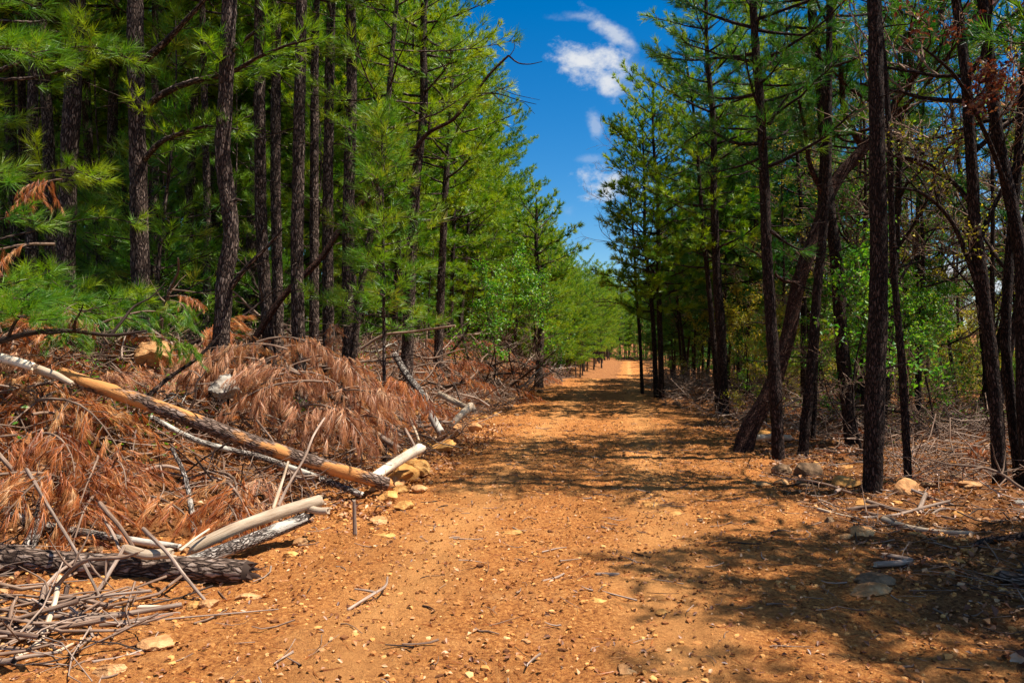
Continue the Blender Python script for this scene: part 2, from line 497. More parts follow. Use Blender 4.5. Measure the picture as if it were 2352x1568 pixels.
# ------------------------------------------------------------------ mesh building
class MB:
    """collects vertices, faces, uvs and a per-vertex tint and links them as one mesh"""

    def __init__(s):
        s.V, s.F, s.UV, s.T, s.MI, s.n = [], [], [], [], [], 0

    def add(s, v, f, uv=None, tint=None, mi=0):
        v = np.asarray(v, np.float32).reshape(-1, 3)
        f = np.asarray(f, np.int64)
        s.V.append(v)
        s.F.append(f + s.n)
        if uv is None:
            uv = np.zeros((f.size, 2), np.float32)
        s.UV.append(np.asarray(uv, np.float32).reshape(-1, 2))
        if tint is None:
            tint = np.full(len(v), 0.5, np.float32)
        s.T.append(np.broadcast_to(np.asarray(tint, np.float32), (len(v),)))
        s.MI.append(np.full(len(f), mi, np.int32))
        s.n += len(v)

    def tubes(s, P, R, k=5, mi=0, tint=None, cap=False):
        """P (m, n, 3) centre lines, R (m, n) radii"""
        P = np.asarray(P, float); R = np.asarray(R, float)
        m, n, _ = P.shape
        T = np.gradient(P, axis=1)
        T /= np.linalg.norm(T, axis=2, keepdims=True) + 1e-9
        D = P[:, -1] - P[:, 0]
        D /= np.linalg.norm(D, axis=1, keepdims=True) + 1e-9
        ref = np.where(np.abs(D[:, 2:3]) < 0.8, np.array([[0, 0, 1.0]]), np.array([[1.0, 0, 0]]))
        ref = ref[:, None, :]
        A = np.cross(T, np.broadcast_to(ref, T.shape)); A /= np.linalg.norm(A, axis=2, keepdims=True) + 1e-9
        B = np.cross(T, A)
        th = np.arange(k) * 2 * np.pi / k
        V = P[:, :, None, :] + R[:, :, None, None] * (A[:, :, None, :] * np.cos(th)[None, None, :, None] + B[:, :, None, :] * np.sin(th)[None, None, :, None])
        i = np.arange(n - 1)[:, None]; j = np.arange(k)[None, :]
        q = np.stack([i * k + j, i * k + (j + 1) % k, (i + 1) * k + (j + 1) % k, (i + 1) * k + j], -1).reshape(-1, 4)
        F = (q[None] + (np.arange(m) * n * k)[:, None, None]).reshape(-1, 4)
        ln = np.concatenate([np.zeros((m, 1)), np.cumsum(np.linalg.norm(np.diff(P, axis=1), axis=2), axis=1)], 1)
        circ = np.maximum(R.max(1), 0.004) * 2 * np.pi
        u0 = (j / k + 0 * i); u1 = ((j + 1) / k + 0 * i)
        uu = np.stack([u0, u1, u1, u0], -1).reshape(-1, 4)
        ii = np.stack([i + 0 * j, i + 0 * j, i + 1 + 0 * j, i + 1 + 0 * j], -1).reshape(-1, 4)
        UU = circ[:, None, None] * uu[None]
        VV = ln[:, ii]
        uv = np.stack([UU, VV + (np.arange(m) * 1.37)[:, None, None]], -1).reshape(-1, 2)
        tt = None
        if tint is not None:
            tt = np.repeat(np.asarray(tint), n * k)
        s.add(V.reshape(-1, 3), F, uv, tt, mi)

    def limb(s, P, R, k=12, rough_=0.0, mi=0, caps=(None, None), seed=0, step=None, lump=0.0):
        """one smooth tube through the given points, resampled, with rough bark relief and end caps"""
        P = np.asarray(P, float); R = np.asarray(R, float)
        seg = np.linalg.norm(np.diff(P, axis=0), axis=1)
        L = np.concatenate([[0], np.cumsum(seg)])
        step = step or max(0.04, min(0.25, L[-1] / 12))
        n = max(4, int(L[-1] / step) + 1)
        tt = np.linspace(0, L[-1], n)
        Q = np.stack([catmull(L, P[:, a], tt) for a in range(3)], 1)
        RR = np.interp(tt, L, R)
        T = np.gradient(Q, axis=0); T /= np.linalg.norm(T, axis=1, keepdims=True) + 1e-9
        A = np.zeros_like(T)
        a = np.array([1.0, 0, 0]) if abs(T[0, 0]) < 0.8 else np.array([0, 0, 1.0])
        for i in range(n):
            a = a - T[i] * a.dot(T[i]); a = a / (np.linalg.norm(a) + 1e-9)
            A[i] = a
        B = np.cross(T, A)
        th = np.arange(k) * 2 * np.pi / k
        rr = RR[:, None] * np.ones((1, k))
        if rough_ or lump:
            gx = th[None, :] * RR.max()
            per = np.cos(th)[None, :] * RR.max(); per2 = np.sin(th)[None, :] * RR.max()
            nz = vnoise((per + per2 * 1.7) * 22 + seed, tt[:, None] * 9 + per2 * 13, 5 + seed % 7) - 0.5
            nz2 = vnoise((per - per2) * 60 + seed, tt[:, None] * 30 + per * 40, 9) - 0.5
            rr = rr * (1 + rough_ * (nz * 1.2 + nz2 * 0.8))
            rr = rr * (1 + lump * (vnoise(np.cos(th)[None, :] + seed, tt[:, None] * 2.2 + np.sin(th)[None, :], 3) - 0.5))
        V = Q[:, None, :] + rr[:, :, None] * (A[:, None, :] * np.cos(th)[None, :, None] + B[:, None, :] * np.sin(th)[None, :, None])
        i = np.arange(n - 1)[:, None]; j = np.arange(k)[None, :]
        F = np.stack([i * k + j, i * k + (j + 1) % k, (i + 1) * k + (j + 1) % k, (i + 1) * k + j], -1).reshape(-1, 4)
        c = R.max() * 2 * np.pi
        uu = np.stack([j / k + 0 * i, (j + 1) / k + 0 * i, (j + 1) / k + 0 * i, j / k + 0 * i], -1).reshape(-1, 4) * c
        vv = tt[np.stack([i + 0 * j, i + 0 * j, i + 1 + 0 * j, i + 1 + 0 * j], -1).reshape(-1, 4)]
        s.add(V.reshape(-1, 3), F, np.stack([uu, vv + seed * 0.77], -1).reshape(-1, 2), None, mi)
        for e, cm in ((0, caps[0]), (n - 1, caps[1])):
            if cm is None:
                continue
            sg = -1 if e == 0 else 1
            er = np.random.default_rng(seed + e)
            jag = (0.15 + 1.1 * er.uniform(size=k) ** 2) if lump > 0 else np.full(k, 0.1)
            ring = V[e] + T[e] * (sg * jag * RR[e])[:, None] - (V[e] - Q[e]) * 0.18
            nv = s.n
            s.add(np.vstack([V[e], ring]), [[x, (x + 1) % k, k + (x + 1) % k, k + x] for x in range(k)], None, None, mi)
            ctr = Q[e] + T[e] * sg * RR[e] * 0.1
            vv_ = np.vstack([ring, ctr[None]])
            f = [[x, (x + 1) % k, k] if e else [(x + 1) % k, x, k] for x in range(k)]
            s.add(vv_, f, None, None, cm)

    def build(s, name, mats, parent=None, loc=None, smooth=True):
        V = np.concatenate(s.V) if s.V else np.zeros((0, 3), np.float32)
        me = bpy.data.meshes.new(name)
        me.vertices.add(len(V)); me.vertices.foreach_set('co', V.ravel())
        loops = np.concatenate([f.ravel() for f in s.F]); tot = np.concatenate([np.full(len(f), f.shape[1]) for f in s.F])
        me.loops.add(len(loops)); me.loops.foreach_set('vertex_index', loops.astype(np.int32))
        me.polygons.add(len(tot))
        me.polygons.foreach_set('loop_start', np.concatenate([[0], np.cumsum(tot)[:-1]]).astype(np.int32))
        me.polygons.foreach_set('loop_total', tot.astype(np.int32))
        me.polygons.foreach_set('material_index', np.concatenate(s.MI))
        me.polygons.foreach_set('use_smooth', np.full(len(tot), smooth))
        uvl = me.uv_layers.new(name='UVMap')
        uvl.data.foreach_set('uv', np.concatenate(s.UV).ravel())
        at = me.attributes.new('tint', 'FLOAT', 'POINT')
        at.data.foreach_set('value', np.concatenate(s.T).astype(np.float32))
        me.update(calc_edges=True)
        for m_ in (mats if isinstance(mats, (list, tuple)) else [mats]):
            me.materials.append(m_)
        o = bpy.data.objects.new(name, me)
        COL.objects.link(o)
        if loc is not None:
            o.location = loc
        if parent is not None:
            o.parent = parent
        return o


def catmull(L, y, t):
    """smooth interpolation through the points (monotone parameter L)"""
    if len(L) < 3:
        return np.interp(t, L, y)
    d = np.gradient(y, L)
    i = np.clip(np.searchsorted(L, t, side='right') - 1, 0, len(L) - 2)
    h = L[i + 1] - L[i]
    x = (t - L[i]) / h
    return ((2 * x ** 3 - 3 * x ** 2 + 1) * y[i] + (x ** 3 - 2 * x ** 2 + x) * h * d[i] + (-2 * x ** 3 + 3 * x ** 2) * y[i + 1] + (x ** 3 - x ** 2) * h * d[i + 1])


def tag(o, label=None, cat=None, group=None, kind=None):
    for k, v in (('label', label), ('category', cat), ('group', group), ('kind', kind)):
        if v:
            o[k] = v
    return o


def empty(name, loc=(0, 0, 0), rz=0.0):
    o = bpy.data.objects.new(name, None)
    o.location = loc
    o.rotation_euler = (0, 0, rz)
    o.empty_display_size = 0.3
    COL.objects.link(o)
    return o


def dup(root, loc, rot, scale, label=None, cat=None, group=None):
    r = root.copy(); COL.objects.link(r)
    r.location = loc; r.rotation_euler = rot; r.scale = scale if isinstance(scale, (tuple, list)) else (scale,) * 3
    tag(r, label, cat, group)
    for ch in list(root.children):
        c = ch.copy(); COL.objects.link(c); c.parent = r
    return r


def unit(v):
    v = np.asarray(v, float)
    return v / (np.linalg.norm(v, axis=-1, keepdims=True) + 1e-9)


def needles(mb, pos, d, rng, nn=24, length=0.15, width=0.005, spread=(0.35, 1.25), droop=0.0, back=0.7, mi=0, tint0=0.15, tint1=0.85, tvar=None):
    """sprays of needles round shoots at pos pointing along d"""
    pos = np.asarray(pos, float); d = unit(d)
    m = len(pos)
    if m == 0:
        return
    ref = np.where(np.abs(d[:, 2:3]) < 0.9, np.array([[0, 0, 1.0]]), np.array([[1.0, 0, 0]]))
    a = unit(np.cross(d, ref)); b = np.cross(d, a)
    ang = rng.uniform(spread[0], spread[1], (m, nn)); az = rng.uniform(0, 2 * np.pi, (m, nn))
    s = rng.uniform(0, 1, (m, nn))
    ang = ang * (0.55 + 0.45 * s)        # needles at the tip point forward
    nd = d[:, None] * np.cos(ang)[..., None] + (a[:, None] * np.cos(az)[..., None] + b[:, None] * np.sin(az)[..., None]) * np.sin(ang)[..., None]
    ln = length * rng.uniform(0.7, 1.1, (m, nn)) * rng.uniform(0.8, 1.15, (m, 1))
    base = pos[:, None] - d[:, None] * (s * back * length)[..., None]
    tip = base + nd * ln[..., None]
    tip[..., 2] -= droop * ln
    side = unit(np.cross(nd, unit(rng.normal(size=(m, nn, 3))))) * width * 0.5
    V = np.stack([base + side, base - side, tip], 2).reshape(-1, 3)
    F = np.arange(m * nn * 3).reshape(-1, 3)
    tv = (tvar if tvar is not None else rng.uniform(tint0, tint1, m))[:, None] + rng.uniform(-0.12, 0.12, (m, nn))
    mb.add(V, F, None, np.repeat(np.clip(tv, 0, 1).ravel(), 3), mi)


def leaves(mb, pos, rng, size=0.05, mi=0, flat=0.5, tint0=0.1, tint1=0.9, fold=0.25):
    pos = np.asarray(pos, float); m = len(pos)
    if m == 0:
        return
    nrm = unit(rng.normal(size=(m, 3)) + np.array([0, 0, 3.0 * flat]))
    a = unit(np.cross(nrm, unit(rng.normal(size=(m, 3))))); b = np.cross(nrm, a)
    sz = size * rng.uniform(0.6, 1.3, (m, 1))
    V = np.stack([pos - a * sz * 0.5, pos + b * sz * 0.3 + nrm * sz * fold, pos + a * sz * 0.55, pos - b * sz * 0.3 + nrm * sz * fold], 1).reshape(-1, 3)
    i = np.arange(m) * 4
    F = np.concatenate([np.stack([i, i + 2, i + 1], 1), np.stack([i, i + 3, i + 2], 1)])
    mb.add(V, F, None, np.repeat(rng.uniform(tint0, tint1, m), 4), mi)


# ------------------------------------------------------------------ pines
def pine_parts(rng, path, rad, z0, z1, nb, L, nn=18, nlen=0.17, nw=0.011, k=8, bark='bark', needle='needle', extra=(), stubs=6,
               prof='round', twig_gap=0.2, elev=(-0.1, 0.5), rough_=0.0, droop=0.05, side=None, step=None, tint=(0.15, 0.85), dense=1.0):
    """trunk mesh and crown mesh of a pine. path (n,3), rad (n,), crown between z0 and z1 (fractions of the path).
    extra: hand-placed boughs [(points, radius, n_tufts_factor)]"""
    tm = MB(); cm = MB()
    tm.limb(path, rad, k=k, rough_=rough_, seed=int(rng.integers(99)), step=step or 0.3, lump=0.12)
    L_ = np.concatenate([[0], np.cumsum(np.linalg.norm(np.diff(path, axis=0), axis=1))]); H = L_[-1]

    def at(t):
        return np.array([np.interp(t * H, L_, path[:, a]) for a in range(3)]), float(np.interp(t * H, L_, rad))
    tp, td, tt = [], [], []
    subP, subR = [], []
    brs = []
    az0 = rng.uniform(0, 6.28)
    for i in range(nb):
        f = (i + rng.uniform(0, 1)) / nb
        t = z0 + (z1 - z0) * f
        p, r = at(t)
        if prof == 'round':
            Lb = L * (0.62 + 0.5 * math.sin(math.pi * min(1, (f + 0.2) / 1.22)))
        elif prof == 'cone':
            Lb = L * (1.05 - 0.9 * f)
        else:
            Lb = L
        Lb *= rng.uniform(0.45, 1.3)
        az = az0 + i * 2.39996 + rng.uniform(-0.4, 0.4)
        if side is not None:
            az = side + rng.normal() * 0.9
        e = elev[0] + (elev[1] - elev[0]) * f + rng.uniform(-0.3, 0.35)
        rise = rng.uniform(0.05, 0.38)
        hd = np.array([math.cos(az), math.sin(az), 0])
        s = np.linspace(0, 1, 7)
        sway = rng.uniform(-0.15, 0.15)
        perp = np.array([-hd[1], hd[0], 0])
        pts = p + Lb * (s[:, None] * (hd * math.cos(e) + np.array([0, 0, math.sin(e)])) + (s ** 2)[:, None] * (np.array([0, 0, rise]) + perp * sway))
        pts += rng.normal(size=pts.shape) * 0.012 * Lb * s[:, None]
        brs.append((pts, min(r * 0.5, 0.012 + 0.011 * Lb), Lb, 1.0))
    for e_ in extra:
        pts = np.asarray(e_[0], float)
        l_ = np.concatenate([[0], np.cumsum(np.linalg.norm(np.diff(pts, axis=0), axis=1))])
        q = np.stack([catmull(l_, pts[:, a], np.linspace(0, l_[-1], 9)) for a in range(3)], 1)
        brs.append((q, e_[1], l_[-1], e_[2]))
    for pts, r, Lb, dens in brs:
        n = len(pts)
        tm.tubes(pts[None], np.linspace(r, r * 0.22, n)[None], 6 if r > 0.02 else 5)
        if dens <= 0:
            continue
        ns = max(2, int(Lb / twig_gap * dens * dense))
        dirb = np.gradient(pts, axis=0)
        for j in range(ns):
            s = 0.34 + 0.66 * (j + rng.uniform(0, 1)) / ns
            x = s * (n - 1); i0 = min(int(x), n - 2)
            p = pts[i0] + (pts[i0 + 1] - pts[i0]) * (x - i0)
            d = unit(dirb[i0])
            perp = unit(np.cross(d, [0, 0, 1]))
            sg = 1 if j % 2 else -1
            a = rng.uniform(0.5, 1.1)
            dd = unit(d * math.cos(a) + perp * sg * math.sin(a) + np.array([0, 0, rng.uniform(-0.15, 0.4)]))
            ls = max(0.2, Lb * 0.46 * (1.15 - s) * rng.uniform(0.5, 1.3))
            ss = np.linspace(0, 1, 4)
            q = p + dd * ls * ss[:, None] + np.array([0, 0, 0.14]) * ls * (ss ** 2)[:, None]
            subP.append(q); subR.append(np.linspace(0.007 + 0.004 * ls, 0.003, 4))
            nt_ = max(2, int(ls / 0.10))
            tv = rng.uniform(tint[0], tint[1])
            for m_ in range(nt_):
                w = 1 - m_ / max(nt_, 1) * 0.8
                i1 = min(int(w * 3), 2)
                pp = q[i1] + (q[i1 + 1] - q[i1]) * (w * 3 - i1)
                off = unit(rng.normal(size=3)) * 0.65 if m_ else np.zeros(3)
                tp.append(pp + off * 0.16); td.append(unit(dd + off + np.array([0, 0, 0.35]))); tt.append(tv)
        tp.append(pts[-1]); td.append(unit(dirb[-1]) + np.array([0, 0, 0.3])); tt.append(0.7)
    if subP:
        cm.tubes(np.array(subP), np.array(subR), 3, mi=1)
    if z1 > 0.9:
        p, _ = at(1.0)
        for _ in range(5):
            tp.append(p + rng.normal(size=3) * 0.06); td.append(np.array([0, 0, 1.0]) + rng.normal(size=3) * 0.4); tt.append(0.6)
    if tp:
        needles(cm, np.array(tp), np.array(td), rng, nn, nlen, nw, droop=droop, tvar=np.array(tt))
    # dead stubs on the bare stem
    sp, sr = [], []
    for _ in range(stubs):
        p, r = at(rng.uniform(0.08, max(z0, 0.3)))
        az = rng.uniform(0, 6.28); l = rng.uniform(0.15, 0.9)
        d = np.array([math.cos(az), math.sin(az), rng.uniform(-0.2, 0.4)])
        ss = np.linspace(0, 1, 4)
        sp.append(p + d * l * ss[:, None] + rng.normal(size=(4, 3)) * 0.03 * l * ss[:, None]); sr.append(np.linspace(0.011, 0.004, 4))
    if sp:
        tm.tubes(np.array(sp), np.array(sr), 4)
    return tm, cm


def make_tree(name, label, cat, group, tm, cm, loc, bark, needle, twig='twig_dark', crown_name='crown'):
    root = empty(name, loc)
    tag(root, label, cat, group)
    off = np.array(loc, np.float32)
    for b in (tm, cm):
        b.V = [v - off for v in b.V]
    tm.build('trunk', [M[bark]], root)
    if cm.n:
        cm.build(crown_name, [M[needle], M[twig]], root)
    return root


def generic_pine(seed, H, r0, cb, nb, L, name='pine_tree', bark='bark', needle='needle', lean=0.03, **kw):
    rng = np.random.default_rng(seed)
    n = 12
    t = np.linspace(0, 1, n)
    az = rng.uniform(0, 6.28)
    path = np.stack([lean * H * t ** 1.3 * math.cos(az) + 0.05 * np.sin(t * 7 + seed), lean * H * t ** 1.3 * math.sin(az) + 0.05 * np.cos(t * 6 + seed * 2), t * (H + 0.4) - 0.4], 1)
    rad = r0 * (1.0 - 0.85 * t ** 1.1); rad[0] *= 1.25
    tm, cm = pine_parts(rng, path, rad, cb, 0.99, nb, L, bark=bark, needle=needle, **kw)
    return make_tree(name, None, None, None, tm, cm, (0, 0, 0), bark, needle)


# ------------------------------------------------------------------ leafless and budding broadleaf trees
def broad_parts(rng, path, rad, levels=3, first=0.35, nbr=12, L=2.0, leaf=None, leaf_n=1.0, leaf_size=0.05, k=7, rough_=0.0, up=0.45, extra=(), twigmi=0, step=None):
    tm = MB(); cm = MB()
    tm.limb(path, rad, k=k, rough_=rough_, seed=int(rng.integers(99)), step=step or 0.3, lump=0.1)
    L_ = np.concatenate([[0], np.cumsum(np.linalg.norm(np.diff(path, axis=0), axis=1))]); H = L_[-1]
    cur = []
    for i in range(nbr):
        t = first + (1 - first) * (i + rng.uniform(0, 1)) / nbr
        p = np.array([np.interp(t * H, L_, path[:, a]) for a in range(3)]); r = float(np.interp(t * H, L_, rad))
        az = i * 2.4 + rng.uniform(-0.5, 0.5)
        e = rng.uniform(0.1, 0.9)
        d = np.array([math.cos(az) * math.cos(e), math.sin(az) * math.cos(e), math.sin(e)])
        cur.append((p, d, L * rng.uniform(0.5, 1.1) * (1.15 - 0.6 * t), min(r * 0.55, 0.05)))
    for e_ in extra:
        pts = np.asarray(e_[0], float)
        l_ = np.concatenate([[0], np.cumsum(np.linalg.norm(np.diff(pts, axis=0), axis=1))])
        tm.limb(pts, np.linspace(e_[1], e_[1] * 0.35, len(pts)), k=7, step=0.12, seed=3)
        for j in range(int(l_[-1] / 0.3)):
            x = 0.2 + 0.8 * rng.uniform()
            p = np.array([np.interp(x * l_[-1], l_, pts[:, a]) for a in range(3)])
            cur.append((p, unit(rng.normal(size=3) * 0.8 + unit(pts[-1] - pts[0]) + np.array([0, 0, 0.3])), e_[2] * rng.uniform(0.4, 1.0), e_[1] * 0.3))
    tips = []
    for lv in range(levels):
        P, R, nxt = [], [], []
        for (p, d, l, r) in cur:
            n = 5
            pts = [p]; dd = d
            for j in range(n):
                dd = unit(dd + rng.normal(size=3) * 0.22 + np.array([0, 0, 0.10 * up]))
                pts.append(pts[-1] + dd * l / n)
            pts = np.array(pts)
            P.append(pts); R.append(np.linspace(r, r * 0.4, n + 1))
            nc = int(rng.integers(4, 7)) if lv < levels - 1 else 0
            for j in range(nc):
                x = rng.uniform(0.25, 1.0) * n; i0 = min(int(x), n - 1)
                q = pts[i0] + (pts[i0 + 1] - pts[i0]) * (x - i0)
                sd = unit(pts[i0 + 1] - pts[i0])
                nxt.append((q, unit(sd + unit(rng.normal(size=3)) * 0.85 + np.array([0, 0, 0.15])), l * rng.uniform(0.35, 0.62), max(0.003, r * 0.5)))
            if lv == levels - 1:
                tips.append(pts[2:])
        target = tm if lv == 0 else cm
        if P:
            target.tubes(np.array(P), np.maximum(np.array(R), 0.0028), 5 if lv == 0 else 3, mi=0 if lv == 0 else 1)
        cur = nxt
    if leaf and tips:
        T = np.concatenate(tips)
        # leaves come in bunches at some twig ends
        bunch = vnoise(T[:, 0] * 1.4 + 7, T[:, 2] * 1.4 + T[:, 1], 4) > 0.38
        T = T[bunch]
        rep = max(1, int(round(leaf_n)))
        keep = rng.uniform(size=len(T)) < leaf_n / rep
        T = np.repeat(T[keep], rep, 0)
        leaves(cm, T + rng.normal(size=T.shape) * 0.045, rng, leaf_size, 0, 0.2)
    return tm, cm


def generic_broad(seed, H, r0, leaf=None, name='broadleaf_tree', **kw):
    rng = np.random.default_rng(seed)
    n = 9
    t = np.linspace(0, 1, n)
    az = rng.uniform(0, 6.28)
    path = np.stack([0.06 * H * t * math.cos(az) + 0.12 * np.sin(t * 6 + seed), 0.06 * H * t * math.sin(az) + 0.12 * np.cos(t * 5 + seed), t * (H + 0.4) - 0.4], 1)
    rad = r0 * (1.0 - 0.85 * t)
    tm, cm = broad_parts(rng, path, rad, leaf=leaf, **kw)
    return make_tree(name, None, None, None, tm, cm, (0, 0, 0), 'bark_dark', leaf or 'twig_dark', 'twig')


# ------------------------------------------------------------------ the ground and the road
def grid_mesh(name, X, Y, Z, mat, kind='structure'):
    r, c = X.shape
    mb = MB()
    i = np.arange(r - 1)[:, None]; j = np.arange(c - 1)[None, :]
    F = np.stack([i * c + j, i * c + j + 1, (i + 1) * c + j + 1, (i + 1) * c + j], -1).reshape(-1, 4)
    mb.add(np.stack([X, Y, Z], -1).reshape(-1, 3), F)
    o = mb.build(name, mat)
    tag(o, kind=kind)
    return o


def build_ground():
    ys = [2.0]
    while ys[-1] < 900:
        ys.append(ys[-1] + max(0.022, 0.0075 * ys[-1]))
    ys = np.array(ys)
    yb = -np.geomspace(1, 120, 26)[::-1] + 1.0
    ys = np.concatenate([yb, np.linspace(0.25, 1.95, 14), ys])
    s = np.linspace(-1, 1, 520)
    s = 0.72 * s + 0.28 * s ** 5 * 3
    scale = (np.maximum(ys, 0) + 3.5) * 0.95 + np.clip(-ys, 0, 200) * 1.0
    Y = np.repeat(ys[:, None], len(s), 1)
    X = s[None, :] * scale[:, None] + SKEW * 0.5 * Y
    Z = terrain(X, Y) + rough(X, Y)
    grid_mesh('ground', X, Y, Z, M['floor'])
    # dirt road: its own sheet that dives under the forest soil along ragged edges
    ys = [1.2]
    while ys[-1] < 152:
        ys.append(ys[-1] + max(0.018, 0.006 * ys[-1]))
    ys = np.concatenate([np.linspace(-14, 1.18, 90), np.array(ys)])
    v = np.linspace(0, 1, 300)
    Y = np.repeat(ys[:, None], len(v), 1)
    l = road_l(ys) - 1.3 - 1.3 * (1 - sstep(4, 9, ys)); r = road_r(ys) + 1.2
    U = l[:, None] + (r - l)[:, None] * v[None]
    X = X_of(U, Y)
    Z = terrain(X, Y) + rough(X, Y) + road_sheet(X, Y)
    grid_mesh('dirt_road', X, Y, Z, M['road'])


build_ground()


# ------------------------------------------------------------------ trees along the road and in the two stands
def hero_path(px_pts, d, w_px, H=14.5, depth_slope=0.0, taper=0.75, dd=None):
    """trunk centre line through pixels of the photograph at depth d; carried down to the soil and up to H"""
    P = np.array([Wp(x, y, d if dd is None else dd[i]) for i, (x, y) in enumerate(px_pts)])
    P = P[np.argsort(P[:, 2])]
    g = gz(P[0, 0], P[0, 1]) - 0.25
    if P[0, 2] > g + 0.05:
        dirn = (P[1] - P[0]) / max(P[1, 2] - P[0, 2], 0.1)
        dirn[:2] = np.clip(dirn[:2], -0.25, 0.25)
        P = np.vstack([P[0] + dirn * (g - P[0, 2]), P])
    dirn = (P[-1] - P[-2]) / max(P[-1, 2] - P[-2, 2], 0.1)
    dirn[:2] = np.clip(dirn[:2], -0.12, 0.12)
    top = P[-1, 2]
    hh = g + H
    if hh > top + 0.5:
        n = max(2, int((hh - top) / 1.5))
        ext = [P[-1] + dirn * (hh - top) * (i + 1) / n + np.array([0.06 * math.sin(i * 1.9 + w_px), 0.06 * math.cos(i * 1.3), 0]) for i in range(n)]
        P = np.vstack([P, ext])
    z = (P[:, 2] - P[0, 2]) / (P[-1, 2] - P[0, 2])
    r0 = w_px / FPX * d * 0.5
    R = r0 * np.clip(1.05 - taper * z ** 1.4, 0.1, 2)
    R[0] *= 1.35
    return P, R


def hero_pine(label, px_pts, d, w, crown=0.5, nb=26, L=1.7, seed=1, extra=(), H=14.5, bark='bark', needle='needle', name='pine_tree', group=None, cat='pine tree', nn=26, nlen=0.16, nw=0.008, **kw):
    rng = np.random.default_rng(seed + 1000)
    P, R = hero_path(px_pts, d, w, H)
    kw.setdefault('stubs', 9)
    if d > 12:
        nw = max(nw, 0.00085 * d); nb = int(nb * 1.35)
    ex = []
    for e in extra:      # (pixel points, depths or depth, radius, density)
        ds = e[1] if isinstance(e[1], (list, tuple)) else [e[1]] * len(e[0])
        ex.append((np.array([Wp(x, y, dz) for (x, y), dz in zip(e[0], ds)]), e[2], e[3]))
    tm, cm = pine_parts(rng, P, R, crown, 0.99, nb, L, nn=nn, nlen=nlen, nw=nw, k=20, extra=ex, rough_=0.16, step=0.06, **kw)
    base = P[0] + np.array([0, 0, 0.25])
    return make_tree(name, label, cat, group, tm, cm, tuple(base), bark, needle)


# --- left stand: the trunks one can tell apart
LEFT = [
    ('thick straight pine with scaly bark, second thick trunk from the picture left edge', [(150, 650), (158, 400), (170, 150), (179, 0)], 11.6, 39, dict(seed=1)),
    ('thick dark pine with two long bare boughs rising to the right', [(325, 760), (322, 560), (316, 300), (311, 0)], 10.8, 39, dict(seed=2, extra=[
        ([(330, 140), (372, 105), (415, 60), (470, 0), (520, -70)], [10.8, 10.6, 10.4, 10.2, 10.0], 0.055, 0.35),
        ([(338, 245), (375, 215), (440, 188), (535, 165), (620, 118), (720, 88)], [10.8, 10.5, 10.2, 9.8, 9.5, 9.3], 0.05, 1.0),
        ([(333, 365), (365, 330), (400, 312), (470, 290), (560, 300)], [10.8, 10.4, 10.0, 9.8, 9.6], 0.045, 1.5)])),
    ('thin grey pine directly behind the thick dark two-boughed pine', [(352, 740), (356, 350), (357, 0)], 15.5, 19, dict(seed=3)),
    ('slim pale-barked pine between the two-boughed pine and the bent pine', [(474, 770), (476, 500), (470, 250), (464, 0)], 14.5, 17, dict(seed=4)),
    ('bent pine with a kinked trunk and one bare limb pointing up right', [(505, 830), (510, 740), (517, 640), (531, 540), (524, 460), (514, 380), (519, 200), (528, 0)], 9.6, 37, dict(seed=5, extra=[
        ([(528, 662), (570, 610), (615, 565), (650, 525)], [9.6, 9.5, 9.4, 9.3], 0.04, 0.0),
        ([(535, 462), (548, 458), (556, 462)], 9.5, 0.03, 0.0),
        ([(530, 120), (590, 70), (650, 30)], [9.6, 9.4, 9.2], 0.03, 0.6)])),
    ('straight grey pine immediately right of the bent pine', [(618, 800), (600, 500), (597, 250), (596, 0)], 12.5, 27, dict(seed=6)),
    ('straight brown pine, second to the right of the bent pine', [(640, 790), (633, 400), (634, 0)], 14.0, 24, dict(seed=7)),
    ('pine with a sunlit pale strip of bark rising from the tan dead boughs', [(686, 815), (683, 600), (687, 300), (693, 0)], 11.5, 29, dict(seed=8)),
    ('dark pine just right of the pine with the sunlit strip', [(722, 780), (722, 400), (726, 0)], 14.2, 21, dict(seed=9)),
    ('dark upright pine behind the right end of the tan dead boughs', [(754, 790), (753, 500), (761, 0)], 13.0, 25, dict(seed=10)),
    ('broad dark pine standing behind the reddish leaning dead trunk', [(800, 800), (800, 500), (808, 200), (806, 0)], 12.6, 28, dict(seed=11)),
    ('thin pine leaning right past the broad dark pine', [(812, 805), (835, 620), (868, 450), (885, 300)], 12.0, 17, dict(seed=12, H=9)),
    ('pine with stout shaded trunk left of the green leafy bush', [(936, 800), (944, 600), (955, 420)], 16.0, 27, dict(seed=14, H=10.5, L=1.35)),
    ('forked-looking pine trunk nearer the leafy bush than the stout shaded trunk', [(1008, 790), (1016, 600), (1022, 450)], 19.5, 20, dict(seed=15, H=8.6, L=1.35)),
    ('dark pine trunk rising behind the green leafy bush', [(1238, 860), (1242, 760), (1238, 640)], 27, 17, dict(seed=16, H=6.4, L=1.2)),
]
for lab, pts, d, w, kw in LEFT:
    kw = dict(kw)
    kw.setdefault('H', 14.0)
    kw.setdefault('L', 1.75 if pts[0][0] < 700 else 1.45)
    hero_pine(lab, pts, d, w, crown=0.46, nb=32, group='pines with bare trunks along the left bank', **kw)

# slim young pine with a bright bushy top, in front of the left stand
hero_pine('slim young pine with bright bushy top beside the reddish leaning dead trunk', [(882, 790), (880, 500), (876, 260)], 10.5, 9, crown=0.40, nb=64, L=0.85, seed=30, H=4.6,
          needle='needle_bright', nn=30, nlen=0.17, nw=0.007, stubs=4, prof='cone', group=None)

